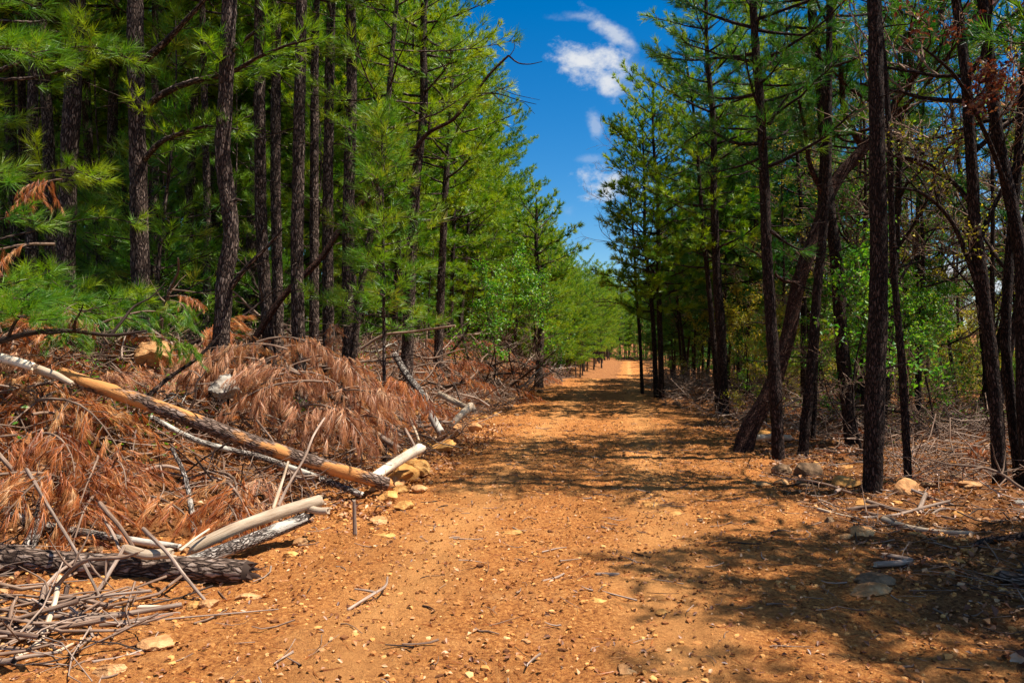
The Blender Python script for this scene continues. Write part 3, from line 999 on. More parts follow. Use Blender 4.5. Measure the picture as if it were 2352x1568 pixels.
# two pines just outside the left edge whose boughs hang into the picture
for i, (px, d, lab) in enumerate([(-250, 7.8, 'pine at the picture left edge whose long green boughs hang before the stand'), (-40, 9.6, 'leftmost pine whose drooping green sprays hide its trunk')]):
    ex = [([(px, 620), (px + 110, 650), (px + 230, 680), (px + 330 + 60 * i, 690)], [d, d - .3, d - .6, d - .9], 0.02, 0.9),
          ([(px, 700), (px + 130, 700), (px + 240, 715), (px + 330, 735)], [d, d - .4, d - .9, d - 1.3], 0.02, 1.2),
          ([(px, 420), (px + 120, 400), (px + 200, 390), (px + 280, 420)], [d, d - .2, d - .4, d - .6], 0.02, 1.1),
          ([(px, 180), (px + 150, 120), (px + 260, 110), (px + 350, 140)], [d, d - .2, d - .4, d - .6], 0.03, 1.6),
          ([(px, 560), (px + 160, 520), (px + 290, 500), (px + 370, 520)], [d, d + .4, d + .6, d + .9], 0.02, 1.1)]
    hero_pine(lab, [(px, 760), (px + 5, 300), (px, 0)], d, 30, crown=0.22, nb=46, L=1.25, seed=40 + i, H=12, extra=ex, needle='needle_bright' if i == 0 else 'needle', nn=46, nlen=0.18, nw=0.0055, twig_gap=0.27)

# --- right stand: dark backlit trunks
RIGHT = [
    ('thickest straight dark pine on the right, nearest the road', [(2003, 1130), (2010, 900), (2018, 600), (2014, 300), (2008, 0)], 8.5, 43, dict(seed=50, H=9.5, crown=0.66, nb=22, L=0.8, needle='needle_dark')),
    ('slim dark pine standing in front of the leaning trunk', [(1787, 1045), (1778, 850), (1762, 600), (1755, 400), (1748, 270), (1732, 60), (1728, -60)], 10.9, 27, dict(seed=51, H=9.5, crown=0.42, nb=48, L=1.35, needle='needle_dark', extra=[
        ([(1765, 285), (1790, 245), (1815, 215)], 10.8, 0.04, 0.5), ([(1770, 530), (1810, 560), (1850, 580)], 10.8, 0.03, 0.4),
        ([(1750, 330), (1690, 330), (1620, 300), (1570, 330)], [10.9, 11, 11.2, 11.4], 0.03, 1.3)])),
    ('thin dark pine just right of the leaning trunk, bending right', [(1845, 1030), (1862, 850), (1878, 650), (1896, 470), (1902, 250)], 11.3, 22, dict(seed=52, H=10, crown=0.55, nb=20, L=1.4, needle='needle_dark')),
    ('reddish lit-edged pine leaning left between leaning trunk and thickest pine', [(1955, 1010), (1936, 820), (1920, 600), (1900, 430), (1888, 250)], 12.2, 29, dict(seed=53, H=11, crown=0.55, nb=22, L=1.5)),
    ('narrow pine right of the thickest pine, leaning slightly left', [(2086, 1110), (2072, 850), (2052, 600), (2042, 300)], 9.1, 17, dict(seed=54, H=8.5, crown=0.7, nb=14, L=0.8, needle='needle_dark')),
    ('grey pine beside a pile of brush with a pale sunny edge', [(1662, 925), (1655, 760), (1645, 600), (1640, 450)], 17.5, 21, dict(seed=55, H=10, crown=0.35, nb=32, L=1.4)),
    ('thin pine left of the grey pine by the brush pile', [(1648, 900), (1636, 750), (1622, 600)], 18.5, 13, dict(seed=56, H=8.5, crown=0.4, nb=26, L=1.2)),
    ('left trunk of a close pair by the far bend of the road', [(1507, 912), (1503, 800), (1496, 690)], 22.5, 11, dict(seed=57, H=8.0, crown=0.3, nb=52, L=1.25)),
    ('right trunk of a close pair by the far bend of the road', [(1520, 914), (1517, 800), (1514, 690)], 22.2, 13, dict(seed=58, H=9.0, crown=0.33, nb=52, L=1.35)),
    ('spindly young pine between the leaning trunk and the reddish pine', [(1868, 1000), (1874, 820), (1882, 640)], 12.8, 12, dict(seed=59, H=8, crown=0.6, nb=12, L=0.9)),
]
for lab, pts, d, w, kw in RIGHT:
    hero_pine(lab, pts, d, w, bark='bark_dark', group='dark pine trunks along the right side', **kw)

# leaning trunk with forked top
rng = np.random.default_rng(77)
lp = [(1700, 1040), (1722, 985), (1765, 905), (1805, 790), (1835, 650), (1880, 520), (1918, 420), (1980, 345), (2045, 270), (2070, 210), (2110, 150), (2150, 60), (2190, -60)]
P = np.array([Wp(x, y, 11.6 + 0.12 * i) for i, (x, y) in enumerate(lp)])
P[0, 2] -= 0.12
R = np.array([46, 41, 37, 34, 32, 31, 30, 27, 24, 22, 19, 15, 10]) * 11.8 / FPX * 0.5
ex = [(np.array([Wp(x, y, dz) for x, y, dz in [(1835, 650, 12), (1790, 640, 11.8), (1760, 600, 11.7), (1700, 560, 11.5)]]), 0.03, 0.8),
      (np.array([Wp(x, y, dz) for x, y, dz in [(1900, 460, 12.3), (1860, 380, 12.2), (1850, 300, 12.2), (1820, 180, 12)]]), 0.05, 1.2),
      (np.array([Wp(x, y, dz) for x, y, dz in [(1985, 345, 12.5), (1940, 260, 12.3), (1930, 150, 12.1), (1900, 20, 12)]]), 0.06, 1.3),
      (np.array([Wp(x, y, dz) for x, y, dz in [(2070, 360, 12.5), (2130, 385, 12.3), (2180, 415, 12.2), (2240, 480, 12.0)]]), 0.035, 0.6),
      (np.array([Wp(x, y, dz) for x, y, dz in [(2045, 270, 12.6), (2070, 200, 12.6), (2080, 100, 12.5), (2060, -20, 12.4)]]), 0.05, 1.2)]
tm, cm = pine_parts(rng, P, R, 0.60, 0.99, 34, 1.6, nn=26, nlen=0.17, nw=0.009, k=20, extra=ex, rough_=0.12, step=0.06, stubs=5)
make_tree('leaning_pine', 'stout reddish pine trunk leaning right from the roadside and forking high up', 'pine tree', None, tm, cm, tuple(P[0] + np.array([0, 0, 0.12])), 'bark_red', 'needle_dark')

# reddish dead trunk leaning through the left stand
rng = np.random.default_rng(78)
lp = [(600, 735), (660, 670), (735, 595), (800, 500), (860, 440), (925, 380), (985, 305), (1040, 275), (1090, 215), (1130, 165), (1168, 128)]
P = np.array([Wp(x, y, 12.4 + 0.02 * i) for i, (x, y) in enumerate(lp)])
R = np.linspace(16, 5, len(lp)) * 12.4 / FPX * 0.5
mb = MB()
P[0] = np.array([Wp(545, 790, 12.4)[0], 12.4, gz(Wp(545, 790, 12.4)[0], 12.4)])
mb.limb(P, R, k=12, rough_=0.1, step=0.06, caps=(0, 0))
for pts, r in [([(985, 305), (990, 260), (1030, 215), (1085, 175)], 0.022), ([(925, 380), (1000, 385), (1080, 365), (1190, 300)], 0.0), ([(1168, 128), (1190, 145), (1215, 148), (1245, 142)], 0.014),
               ([(1170, 130), (1182, 110), (1180, 90)], 0.008), ([(1090, 215), (1140, 215), (1190, 230), (1232, 240)], 0.012), ([(1130, 215), (1165, 240), (1200, 235), (1228, 262)], 0.008),
               ([(1140, 200), (1175, 215), (1215, 225), (1240, 230)], 0.007), ([(925, 380), (970, 378), (1000, 388)], 0.014), ([(1040, 275), (1060, 300), (1110, 320)], 0.012), ([(860, 440), (850, 380), (880, 330)], 0.014)]:
    if r:
        q = np.array([Wp(x, y, 12.55 + 0.02 * j) for j, (x, y) in enumerate(pts)])
        mb.limb(q, np.linspace(r, r * 0.35, len(q)), k=6, step=0.06)
base = tuple(P[0])
mb.V = [v - np.array(base, np.float32) for v in mb.V]
o = mb.build('dead_leaning_trunk', [M['bark_red']], None, base)
tag(o, 'long reddish dead trunk leaning through the left stand, bare twigs at its tip', 'dead tree')

# oak at the far right with dry red leaves above, and its neighbours
def hero_broad(label, pts, d, w, leaf, seed, H=11, ex=(), cat='broadleaf tree', group='dark forking trees at the right edge', **kw):
    rng = np.random.default_rng(seed)
    P, R = hero_path(pts, d, w, H, taper=0.85)
    e2 = [(np.array([Wp(x, y, dz) for x, y, dz in e[0]]), e[1], e[2]) for e in ex]
    tm, cm = broad_parts(rng, P, R, k=18, rough_=0.14, step=0.07, leaf=leaf, extra=e2, **kw)
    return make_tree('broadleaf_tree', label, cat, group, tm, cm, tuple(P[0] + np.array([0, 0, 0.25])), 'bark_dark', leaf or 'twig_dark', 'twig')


hero_broad('dark forking tree near the right edge, its limbs arching left over yellow leaves', [(2297, 1125), (2285, 900), (2262, 700), (2240, 520), (2232, 380), (2220, 200)], 8.8, 29, 'leaf_yellow', 81, ex=[
    ([(2262, 700, 8.8), (2225, 600, 8.8), (2180, 500, 8.7), (2110, 440, 8.6), (2040, 430, 8.5)], 0.035, 0.9),
    ([(2245, 560, 8.8), (2280, 480, 8.9), (2320, 400, 9), (2370, 300, 9)], 0.035, 0.9),
    ([(2240, 480, 8.8), (2190, 420, 8.9), (2120, 370, 9), (2060, 360, 9)], 0.03, 0.9)], first=0.35, nbr=16, L=2.0, leaf_n=0.5, leaf_size=0.045)
hero_broad('thin dark tree touching the right edge behind the forking one', [(2345, 1140), (2325, 950), (2310, 800), (2318, 600), (2335, 400)], 9.0, 22, 'leaf_green', 82, first=0.3, nbr=14, L=1.7, leaf_n=0.3, leaf_size=0.04)
hero_broad('dark tree cut by the right edge of the picture', [(2362, 1120), (2350, 900), (2345, 600), (2290, 300), (2270, 100)], 8.8, 30, 'leaf_red', 83, first=0.40, nbr=22, L=2.2, leaf_n=1.0, leaf_size=0.06,
           ex=[([(2330, 480, 8.9), (2260, 300, 8.5), (2180, 160, 8.0), (2120, 110, 7.8)], 0.03, 0.8)])
hero_broad('slender bare tree with a lattice of fine grey twigs by the far bend', [(1475, 900), (1470, 780), (1462, 680)], 23.5, 8, None, 84, H=7.5, first=0.3, nbr=20, L=2.2, group='bare grey trees by the far bend')

# --- the two stands filled with individual trees
VAR = {}
VAR['tall'] = [generic_pine(100 + i, 13.5 + 1.2 * (i % 3), 0.12 + 0.015 * (i % 3), 0.42 + 0.06 * (i % 3), 46, 2.0, nn=23, nlen=0.18, nw=0.014, twig_gap=0.15, stubs=14) for i in range(5)]
VAR['edge'] = [generic_pine(120 + i, 11.5 + 0.9 * (i % 3), 0.11, 0.2 + 0.04 * (i % 3), 64, 2.2, nn=22, nlen=0.18, nw=0.016, twig_gap=0.14, stubs=6, needle='needle') for i in range(5)]
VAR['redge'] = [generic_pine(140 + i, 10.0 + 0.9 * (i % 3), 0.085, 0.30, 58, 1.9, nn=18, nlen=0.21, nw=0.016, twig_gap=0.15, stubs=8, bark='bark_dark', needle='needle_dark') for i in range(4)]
VAR['sapling'] = [generic_pine(160 + i, 2.6 + 0.9 * i, 0.028, 0.12, 34, 0.85, name='young_pine', nn=30, nlen=0.155, nw=0.0075, stubs=0, prof='cone', needle='needle_bright', lean=0.05) for i in range(4)]
VAR['bare'] = [generic_broad(180 + i, 8.0 + i, 0.06 + 0.01 * i, (None, 'leaf_yellow', 'leaf_yellow', 'leaf_green')[i], nbr=18, L=2.1, leaf_n=1.1, leaf_size=0.06, first=0.22) for i in range(4)]
VAR['bush'] = [generic_broad(190 + i, 2.4 + 0.4 * i, 0.022, ('leaf_green', 'leaf_yellow', 'leaf_green', 'leaf_yellow')[i], name='leafy_sapling', nbr=16, L=1.0, leaf_n=2.0, leaf_size=0.06, first=0.12) for i in range(4)]
protos = [o for l in VAR.values() for o in l]

prng = np.random.default_rng(5)
placed = []


def ok(x, y, dist):
    for (a, b) in placed:
        if (a - x) ** 2 + (b - y) ** 2 < dist * dist:
            return False
    return True


for lst in (LEFT, RIGHT):
    for it in lst:
        placed.append((Wp(it[1][0][0], 784, it[2])[0], it[2]))


def put(kind, x, y, s, label, cat, group, rz=None, tilt=0.03):
    root = VAR[kind][int(prng.integers(len(VAR[kind])))]
    placed.append((x, y))
    dup(root, (x, y, gz(x, y) - 0.05), (prng.normal() * tilt, prng.normal() * tilt, prng.uniform(0, 6.28) if rz is None else rz), s, label, cat, group)


def scatter(n, fu, fy, dist, fn, tries=40):
    c = 0
    for _ in range(n * tries):
        if c >= n:
            break
        y = fy(); u = fu(y); x = X_of(u, y)
        if not ok(x, y, dist):
            continue
        fn(x, y, u); c += 1
    return c


# left: wall of roadside pines with crowns down to the bank
scatter(50, lambda y: prng.uniform(-8.2, -5.9), lambda: 17.5 + 70 * prng.uniform() ** 1.3, 1.8,
        lambda x, y, u: put('edge', x, y, prng.uniform(0.82, 1.06) * (1 - 0.22 * sstep(-6.8, -5.9, u)), 'bushy green pine in the wall of pines lining the left side of the road', 'pine tree', 'bushy pines lining the left of the road'))
scatter(44, lambda y: prng.uniform(-9.5, -4.9), lambda: prng.uniform(50, 165), 2.1,
        lambda x, y, u: put('edge', x, y, prng.uniform(0.8, 1.0), 'small distant green pine beside the road where it climbs the far rise', 'pine tree', 'distant pines beside the far rise of the road'))
# left: deep stand
scatter(125, lambda y: prng.uniform(-8 - 0.6 * y, -7.0), lambda: 12.5 + 36 * prng.uniform() ** 0.9, 1.5,
        lambda x, y, u: put('tall', x, y, prng.uniform(0.85, 1.1), 'slender pine with dark bare stem deep in the left stand', 'pine tree', 'slender pines deep in the left stand'))
# left: understory
scatter(70, lambda y: prng.uniform(-5 - 0.55 * y, -6.0), lambda: prng.uniform(11, 32), 0.9,
        lambda x, y, u: put('sapling', x, y, prng.uniform(0.9, 1.6), 'young green pine growing low between the trunks of the left stand', 'young pine', 'young pines under the left stand'))
# right: roadside pines
scatter(14, lambda y: prng.uniform(3.0, 4.6) + 1.0 * (1 - sstep(12, 22, y)), lambda: prng.uniform(19, 48), 1.8,
        lambda x, y, u: put('redge', x, y, prng.uniform(0.8, 1.1), 'dark green pine crowding the right side of the road toward the far bend', 'pine tree', 'dark pines lining the right of the road'))
scatter(44, lambda y: prng.uniform(3.3, 8.0), lambda: prng.uniform(44, 165), 2.1,
        lambda x, y, u: put('redge', x, y, prng.uniform(0.8, 1.0), 'small distant dark pine on the right of the road at the far rise', 'pine tree', 'distant dark pines on the right'))
scatter(15, lambda y: prng.uniform(5.0, 6.5 + 0.5 * y), lambda: prng.uniform(15, 42), 2.2,
        lambda x, y, u: put('redge', x, y, prng.uniform(0.8, 1.05), 'slim dark pine standing back in the right stand', 'pine tree', 'slim pines back in the right stand'))
scatter(64, lambda y: prng.uniform(2.2 + 2.0 * (1 - sstep(12, 22, y)), 5 + 0.55 * y), lambda: prng.uniform(12, 40), 1.1,
        lambda x, y, u: put('bare', x, y, prng.uniform(0.7, 1.05), 'thin budding tree with a haze of fine twigs in the right stand', 'broadleaf tree', 'thin budding trees in the right stand', tilt=0.07))
scatter(84, lambda y: prng.uniform(2.6 + 0.8 * (y < 14), 5 + 0.55 * y), lambda: prng.uniform(11, 36), 0.8,
        lambda x, y, u: put('bush', x, y, prng.uniform(0.5, 1.2), 'low leafy yellow-green sapling between the right-hand trunks', 'sapling', 'leafy saplings under the right stand', tilt=0.1))
scatter(14, lambda y: prng.uniform(2.6, 4.4), lambda: prng.uniform(25, 52), 1.5,
        lambda x, y, u: put('redge', x, y, prng.uniform(0.75, 0.95), 'dark green pine overhanging the right road edge where the road dips', 'pine tree', 'pines overhanging the dip of the road'))
# pines over the far end of the road
scatter(30, lambda y: prng.uniform(-12, 10), lambda: prng.uniform(158, 188), 2.2,
        lambda x, y, u: put('edge', x, y, prng.uniform(1.15, 1.5), 'distant pine closing off the far end of the road', 'pine tree', 'pines closing the far end of the road'))
# the far woods behind both stands, one mass
def far_woods():
    rng = np.random.default_rng(31)
    mb = MB()
    n = 0
    for _ in range(6000):
        if n >= 620:
            break
        k = rng.uniform()
        if k < 0.42:
            y = rng.uniform(44, 110); u = -rng.uniform(10, 15 + 0.75 * y)
        elif k < 0.72:
            y = rng.uniform(60, 150); u = rng.uniform(12, 20 + 0.7 * y)
        else:
            y = rng.uniform(200, 300); u = rng.uniform(-110, 110)
        x = X_of(u, y)
        if not ok(x, y, 1.8):
            continue
        placed.append((x, y)); n += 1
        z = gz(x, y); H = rng.uniform(9, 13)
        if u > 10 and y < 190:
            H *= 0.42
        mb.tubes(np.array([[[x, y, z - 0.3], [x, y, z + H * 0.5], [x + rng.normal() * 0.3, y, z + H]]]), np.array([[0.13, 0.1, 0.03]]), 5, mi=1)
        m = 85
        f = rng.uniform(0, 1, m) ** 0.8
        rad = 2.1 * np.sin(np.pi * (0.15 + 0.85 * f) ** 0.9) * rng.uniform(0.4, 1, m) + 0.2
        a = rng.uniform(0, 6.28, m)
        P = np.stack([x + rad * np.cos(a), y + rad * np.sin(a), z + H * (0.12 + 0.88 * f)], 1)
        d = np.stack([np.cos(a), np.sin(a), np.full(m, 0.7)], 1)
        needles(mb, P, d, rng, 16, 0.55, 0.06, spread=(0.2, 1.5), tvar=np.clip(rng.normal(size=m) * 0.2 + 0.45, 0, 1))
    o = mb.build('far_woods', [M['needle'], M['bark_dark']])
    tag(o, 'far-off pine woods closing the view behind both stands', 'woods', None, 'stuff')


far_woods()
scatter(34, lambda y: prng.uniform(-11, 10), lambda: prng.uniform(151, 172), 1.5,
        lambda x, y, u: put('sapling', x, y, prng.uniform(1.2, 1.9), 'distant young pine at the foot of the trees where the road ends', 'young pine', 'young pines at the far end of the road'))
# green leafy bush at the left bank, by the road
for j, (px, py, d, s) in enumerate([(1190, 868, 21, 1.35), (1120, 850, 20, 1.2), (1225, 860, 24, 1.3)]):
    x = Wp(px, py, d)[0]
    dup(VAR['bush'][0 if j < 2 else 2], (x, d, gz(x, d)), (0, 0, j * 2.0), s,
        ['bright green leafy bush with two thin stems on the left roadside', 'low green leafy bush left of the two-stemmed bush', 'green leafy bush nearest the dark trunk by the left roadside'][j], 'bush', 'green leafy bushes on the left roadside')
# pines beside and behind the camera that shade the foreground
for j, (x, y, s) in enumerate([(5.2, 5.55, 0.72), (5.6, 3.7, 0.75), (9.0, 4.9, 0.95)]):
    dup(VAR['redge'][j], (x, y, gz(x, y) - 0.05), (0, 0, j * 1.7), s, 'pine outside the right edge that shades the foreground', 'pine tree', 'pines outside the right edge')

for r in protos:        # the prototypes themselves take a place deep in the woods
    pass


def retire(root, x, y, label, cat, group):
    root.location = (x, y, gz(x, y) - 0.05)
    tag(root, label, cat, group)


for i, r in enumerate(VAR['tall']):
    x, y = X_of(-10.5 - 2.2 * i, 0) , 17.0 + 2.1 * i
    retire(r, x, y, 'slender pine with dark bare stem deep in the left stand', 'pine tree', 'slender pines deep in the left stand')
for i, r in enumerate(VAR['edge']):
    y = 20 + 9 * i
    retire(r, X_of(-7.9, y), y, 'bushy green pine in the wall of pines lining the left side of the road', 'pine tree', 'bushy pines lining the left of the road')
for i, r in enumerate(VAR['redge']):
    y = 24 + 5 * i
    retire(r, X_of(5.5, y), y, 'slim dark pine standing back in the right stand', 'pine tree', 'slim pines back in the right stand')
for i, r in enumerate(VAR['sapling']):
    y = 13 + 3 * i
    retire(r, X_of(-8.6 - i, y), y, 'young green pine growing low between the trunks of the left stand', 'young pine', 'young pines under the left stand')
for i, r in enumerate(VAR['bare']):
    y = 15 + 4 * i
    retire(r, X_of(4.6 + 1.5 * i, y), y, 'thin budding tree with a haze of fine twigs in the right stand', 'broadleaf tree', 'thin budding trees in the right stand')
for i, r in enumerate(VAR['bush']):
    y = 14 + 3 * i
    retire(r, X_of(5.0 + i, y), y, 'low leafy yellow-green sapling between the right-hand trunks', 'sapling', 'leafy saplings under the right stand')


# ------------------------------------------------------------------ logs and larger branches
def log(label, pts, w, mat, cap='pale', cat='log', name='fallen_log', group=None, ex=(), k=16, rough_=0.1, seed=0, world=None, w2=None, lump=0.25):
    """pts: (px, py, depth) along the log; w: width in px at its first point's depth"""
    P = world if world is not None else np.array([Wp(*p) for p in pts])
    r0 = w / FPX * pts[0][2] * 0.5
    r1 = (w2 if w2 is not None else w * 0.8) / FPX * pts[-1][2] * 0.5
    mb = MB()
    mb.limb(P, np.linspace(r0, r1, len(P)), k=k, rough_=rough_, caps=(1, 1), seed=seed, step=max(0.03, r0 * 0.5), lump=lump)
    for e in ex:
        q = np.array([Wp(*p) for p in e[0]])
        mb.limb(q, np.linspace(e[1], e[2], len(q)), k=8, rough_=0.1, caps=(None, 1), seed=seed + 3, step=0.04, lump=0.2)
    b = P.mean(0)
    mb.V = [v - b.astype(np.float32) for v in mb.V]
    o = mb.build(name, [M[mat], M[cap]], None, tuple(b))
    tag(o, label, cat, group)
    return o


LOGS = [
    ('thick dark log with cracked grey bark lying across the lower left corner', [(-60, 1288, 5.6), (150, 1300, 5.5), (350, 1308, 5.4), (565, 1312, 5.35)], 62, 'bark_grey', dict(w2=52, rough_=0.14, cap='bark_dark', k=24)),
    ('long fallen trunk, half peeled to bright orange wood, sloping down to the road', [(150, 862, 7.5), (310, 915, 7.5), (600, 1022, 7.7), (890, 1112, 8.2)], 32, 'peeled', dict(w2=32, rough_=0.06, k=20)),
    ('smooth cream log propped at an angle with a short stub on its end', [(440, 1258, 5.75), (560, 1205, 6.0), (640, 1178, 6.2), (735, 1150, 6.4)], 28, 'pale', dict(w2=27, rough_=0.03, ex=[([(705, 1165, 6.35), (730, 1172, 6.3), (752, 1172, 6.28)], 0.035, 0.03)])),
    ('bright white barkless log by the large orange boulder', [(845, 1105, 8.2), (905, 1065, 8.6), (965, 1028, 9.0)], 22, 'white', dict(w2=24, rough_=0.03)),
    ('pale slim trunk lying behind the dark cracked log', [(-60, 1180, 6.3), (90, 1203, 6.2), (250, 1232, 6.1), (412, 1256, 6.0)], 26, 'bark_lichen', dict(w2=14, rough_=0.05)),
    ('grey-white lichened crooked trunk standing on its end among the brush', [(908, 815, 11.8), (938, 865, 11.5), (968, 905, 11.2), (985, 945, 11.0), (1012, 992, 10.8)], 14, 'bark_lichen', dict(w2=17)),
    ('thick pale log lying under the cream log', [(400, 1310, 5.5), (520, 1262, 5.8), (640, 1215, 6.15), (700, 1190, 6.3)], 36, 'bark_lichen', dict(w2=30)),
    ('short knotty tan chunk of wood resting on the dark cracked log', [(290, 1262, 5.35), (335, 1275, 5.3), (390, 1272, 5.3)], 22, 'pale', dict(w2=24, lump=0.6)),
    ('short pale log end beside the leafy seedlings', [(1038, 972, 12.0), (1062, 950, 12.4), (1082, 932, 12.7)], 15, 'pale', dict(w2=18)),
    ('grey branch lying under the peeled trunk', [(350, 960, 8.0), (450, 1010, 8.0), (600, 1050, 8.1), (700, 1085, 8.1), (830, 1135, 8.0)], 12, 'bark_lichen', dict(w2=14)),
    ('stubby brown log above the white log', [(830, 975, 9.9), (870, 1000, 9.7), (915, 1030, 9.5)], 14, 'greywood', dict(w2=13)),
    ('brown log piece crossing toward the road beside the lichened trunk', [(1010, 905, 13.0), (1050, 925, 12.8), (1090, 942, 12.6)], 14, 'pale', dict(w2=12)),
    ('pale splintered trunk piece at the picture left edge under green sprays', [(-30, 815, 7.4), (40, 832, 7.3), (75, 842, 7.2)], 24, 'white', dict(w2=18)),
    ('tan splintered trunk piece just right of the pale one', [(88, 848, 7.3), (130, 862, 7.2), (165, 880, 7.1)], 22, 'pale', dict(w2=12)),
    ('short upright grey log leaning behind the dark cracked log', [(60, 1280, 5.8), (85, 1210, 6.0), (100, 1140, 6.3)], 30, 'bark_lichen', dict(w2=20)),
    ('dark crooked trunk standing in the middle of the brush', [(395, 1030, 6.9), (420, 1080, 6.8), (438, 1160, 6.6), (445, 1230, 6.4)], 10, 'bark_lichen', dict(w2=12)),
    ('dark stick rising from the peeled trunk toward the bent pine', [(335, 915, 8.1), (385, 870, 8.3), (450, 825, 8.5), (510, 765, 8.7)], 12, 'bark_dark', dict(w2=6)),
    ('upright wooden stake stuck in the dirt by the cream log', [(815, 1232, 6.5), (814, 1190, 6.5), (813, 1150, 6.5)], 10, 'greywood', dict(w2=8, cat='stake', name='stake', rough_=0.05)),
    # right side
    ('long pale pole lying on the ground at the right below the thickest pine', [(2028, 1198, 7.05), (2085, 1216, 6.85), (2160, 1232, 6.7), (2232, 1246, 6.55)], 13, 'pale', dict(w2=10)),
    ('pale crooked branch in front of the thickest pine', [(1958, 1197, 7.1), (2050, 1188, 7.2), (2120, 1165, 7.4), (2180, 1150, 7.6)], 9, 'greywood', dict(w2=6)),
    ('brown curved branch crossing the pale crooked branch', [(1990, 1150, 7.7), (2060, 1170, 7.5), (2130, 1185, 7.3), (2210, 1218, 7.0)], 10, 'twig', dict(w2=5)),
    ('light branch lying left of the pale pole', [(1880, 1172, 7.5), (1935, 1185, 7.3), (1985, 1202, 7.1)], 8, 'pale', dict(w2=5)),
    ('elbow-shaped grey branch beside the flat stone at the right', [(2030, 1290, 5.85), (2065, 1305, 5.8), (2092, 1312, 5.75), (2080, 1325, 5.7), (2012, 1335, 5.6)], 15, 'greywood', dict(w2=13)),
    ('dark arched limb at the right edge of the picture', [(2400, 1215, 6.2), (2330, 1235, 6.3), (2270, 1265, 6.25), (2240, 1300, 6.1)], 18, 'bark_dark', dict(w2=17)),
    ('forked root-like stump piece behind the thin dark pine', [(2110, 1190, 7.45), (2115, 1160, 7.6), (2125, 1135, 7.8)], 12, 'greywood', dict(w2=10)),
    ('small grey log half hidden behind the leaning trunk', [(1730, 1005, 12.0), (1770, 1003, 12.3), (1815, 1005, 12.3)], 14, 'pale', dict(w2=14)),
    ('reddish half-buried log at the lower right edge', [(2345, 1520, 3.95), (2400, 1515, 4.0), (2460, 1515, 4.0)], 40, 'bark_red', dict(w2=42)),
    ('grey log lying at the right edge below the arched limb', [(2300, 1330, 5.4), (2350, 1350, 5.3), (2420, 1375, 5.2)], 30, 'bark_grey', dict(w2=34)),
    # on the road
    ('small forked twig lying on the left side of the road', [(800, 1400, 4.75), (850, 1368, 4.95), (885, 1345, 5.1), (890, 1325, 5.25)], 8, 'greywood', dict(w2=5, cat='stick', name='stick', ex=[([(865, 1360, 5.0), (840, 1355, 5.0), (815, 1352, 5.02)], 0.009, 0.006)])),
    ('small curved stick lying in the middle of the road', [(1248, 1342, 5.15), (1270, 1334, 5.2), (1295, 1318, 5.35)], 7, 'greywood', dict(w2=5, cat='stick', name='stick')),
    ('short straight piece of wood on the road beside the dark shadow', [(1372, 1334, 5.25), (1395, 1336, 5.25), (1420, 1338, 5.25)], 10, 'greywood', dict(w2=9, cat='stick', name='stick')),
]
for lab, pts, w, mat, kw in LOGS:
    kw = dict(kw)
    q = []
    for (px, py, d) in pts:      # keep each point on or above the soil
        p = Wp(px, py, d)
        if p[1] > 0:
            p[2] = max(p[2], gz(p[0], p[1]) + w / FPX * d * 0.3)
        q.append(p)
    log(lab, pts, w, mat, seed=len(lab), world=np.array(q), **kw)

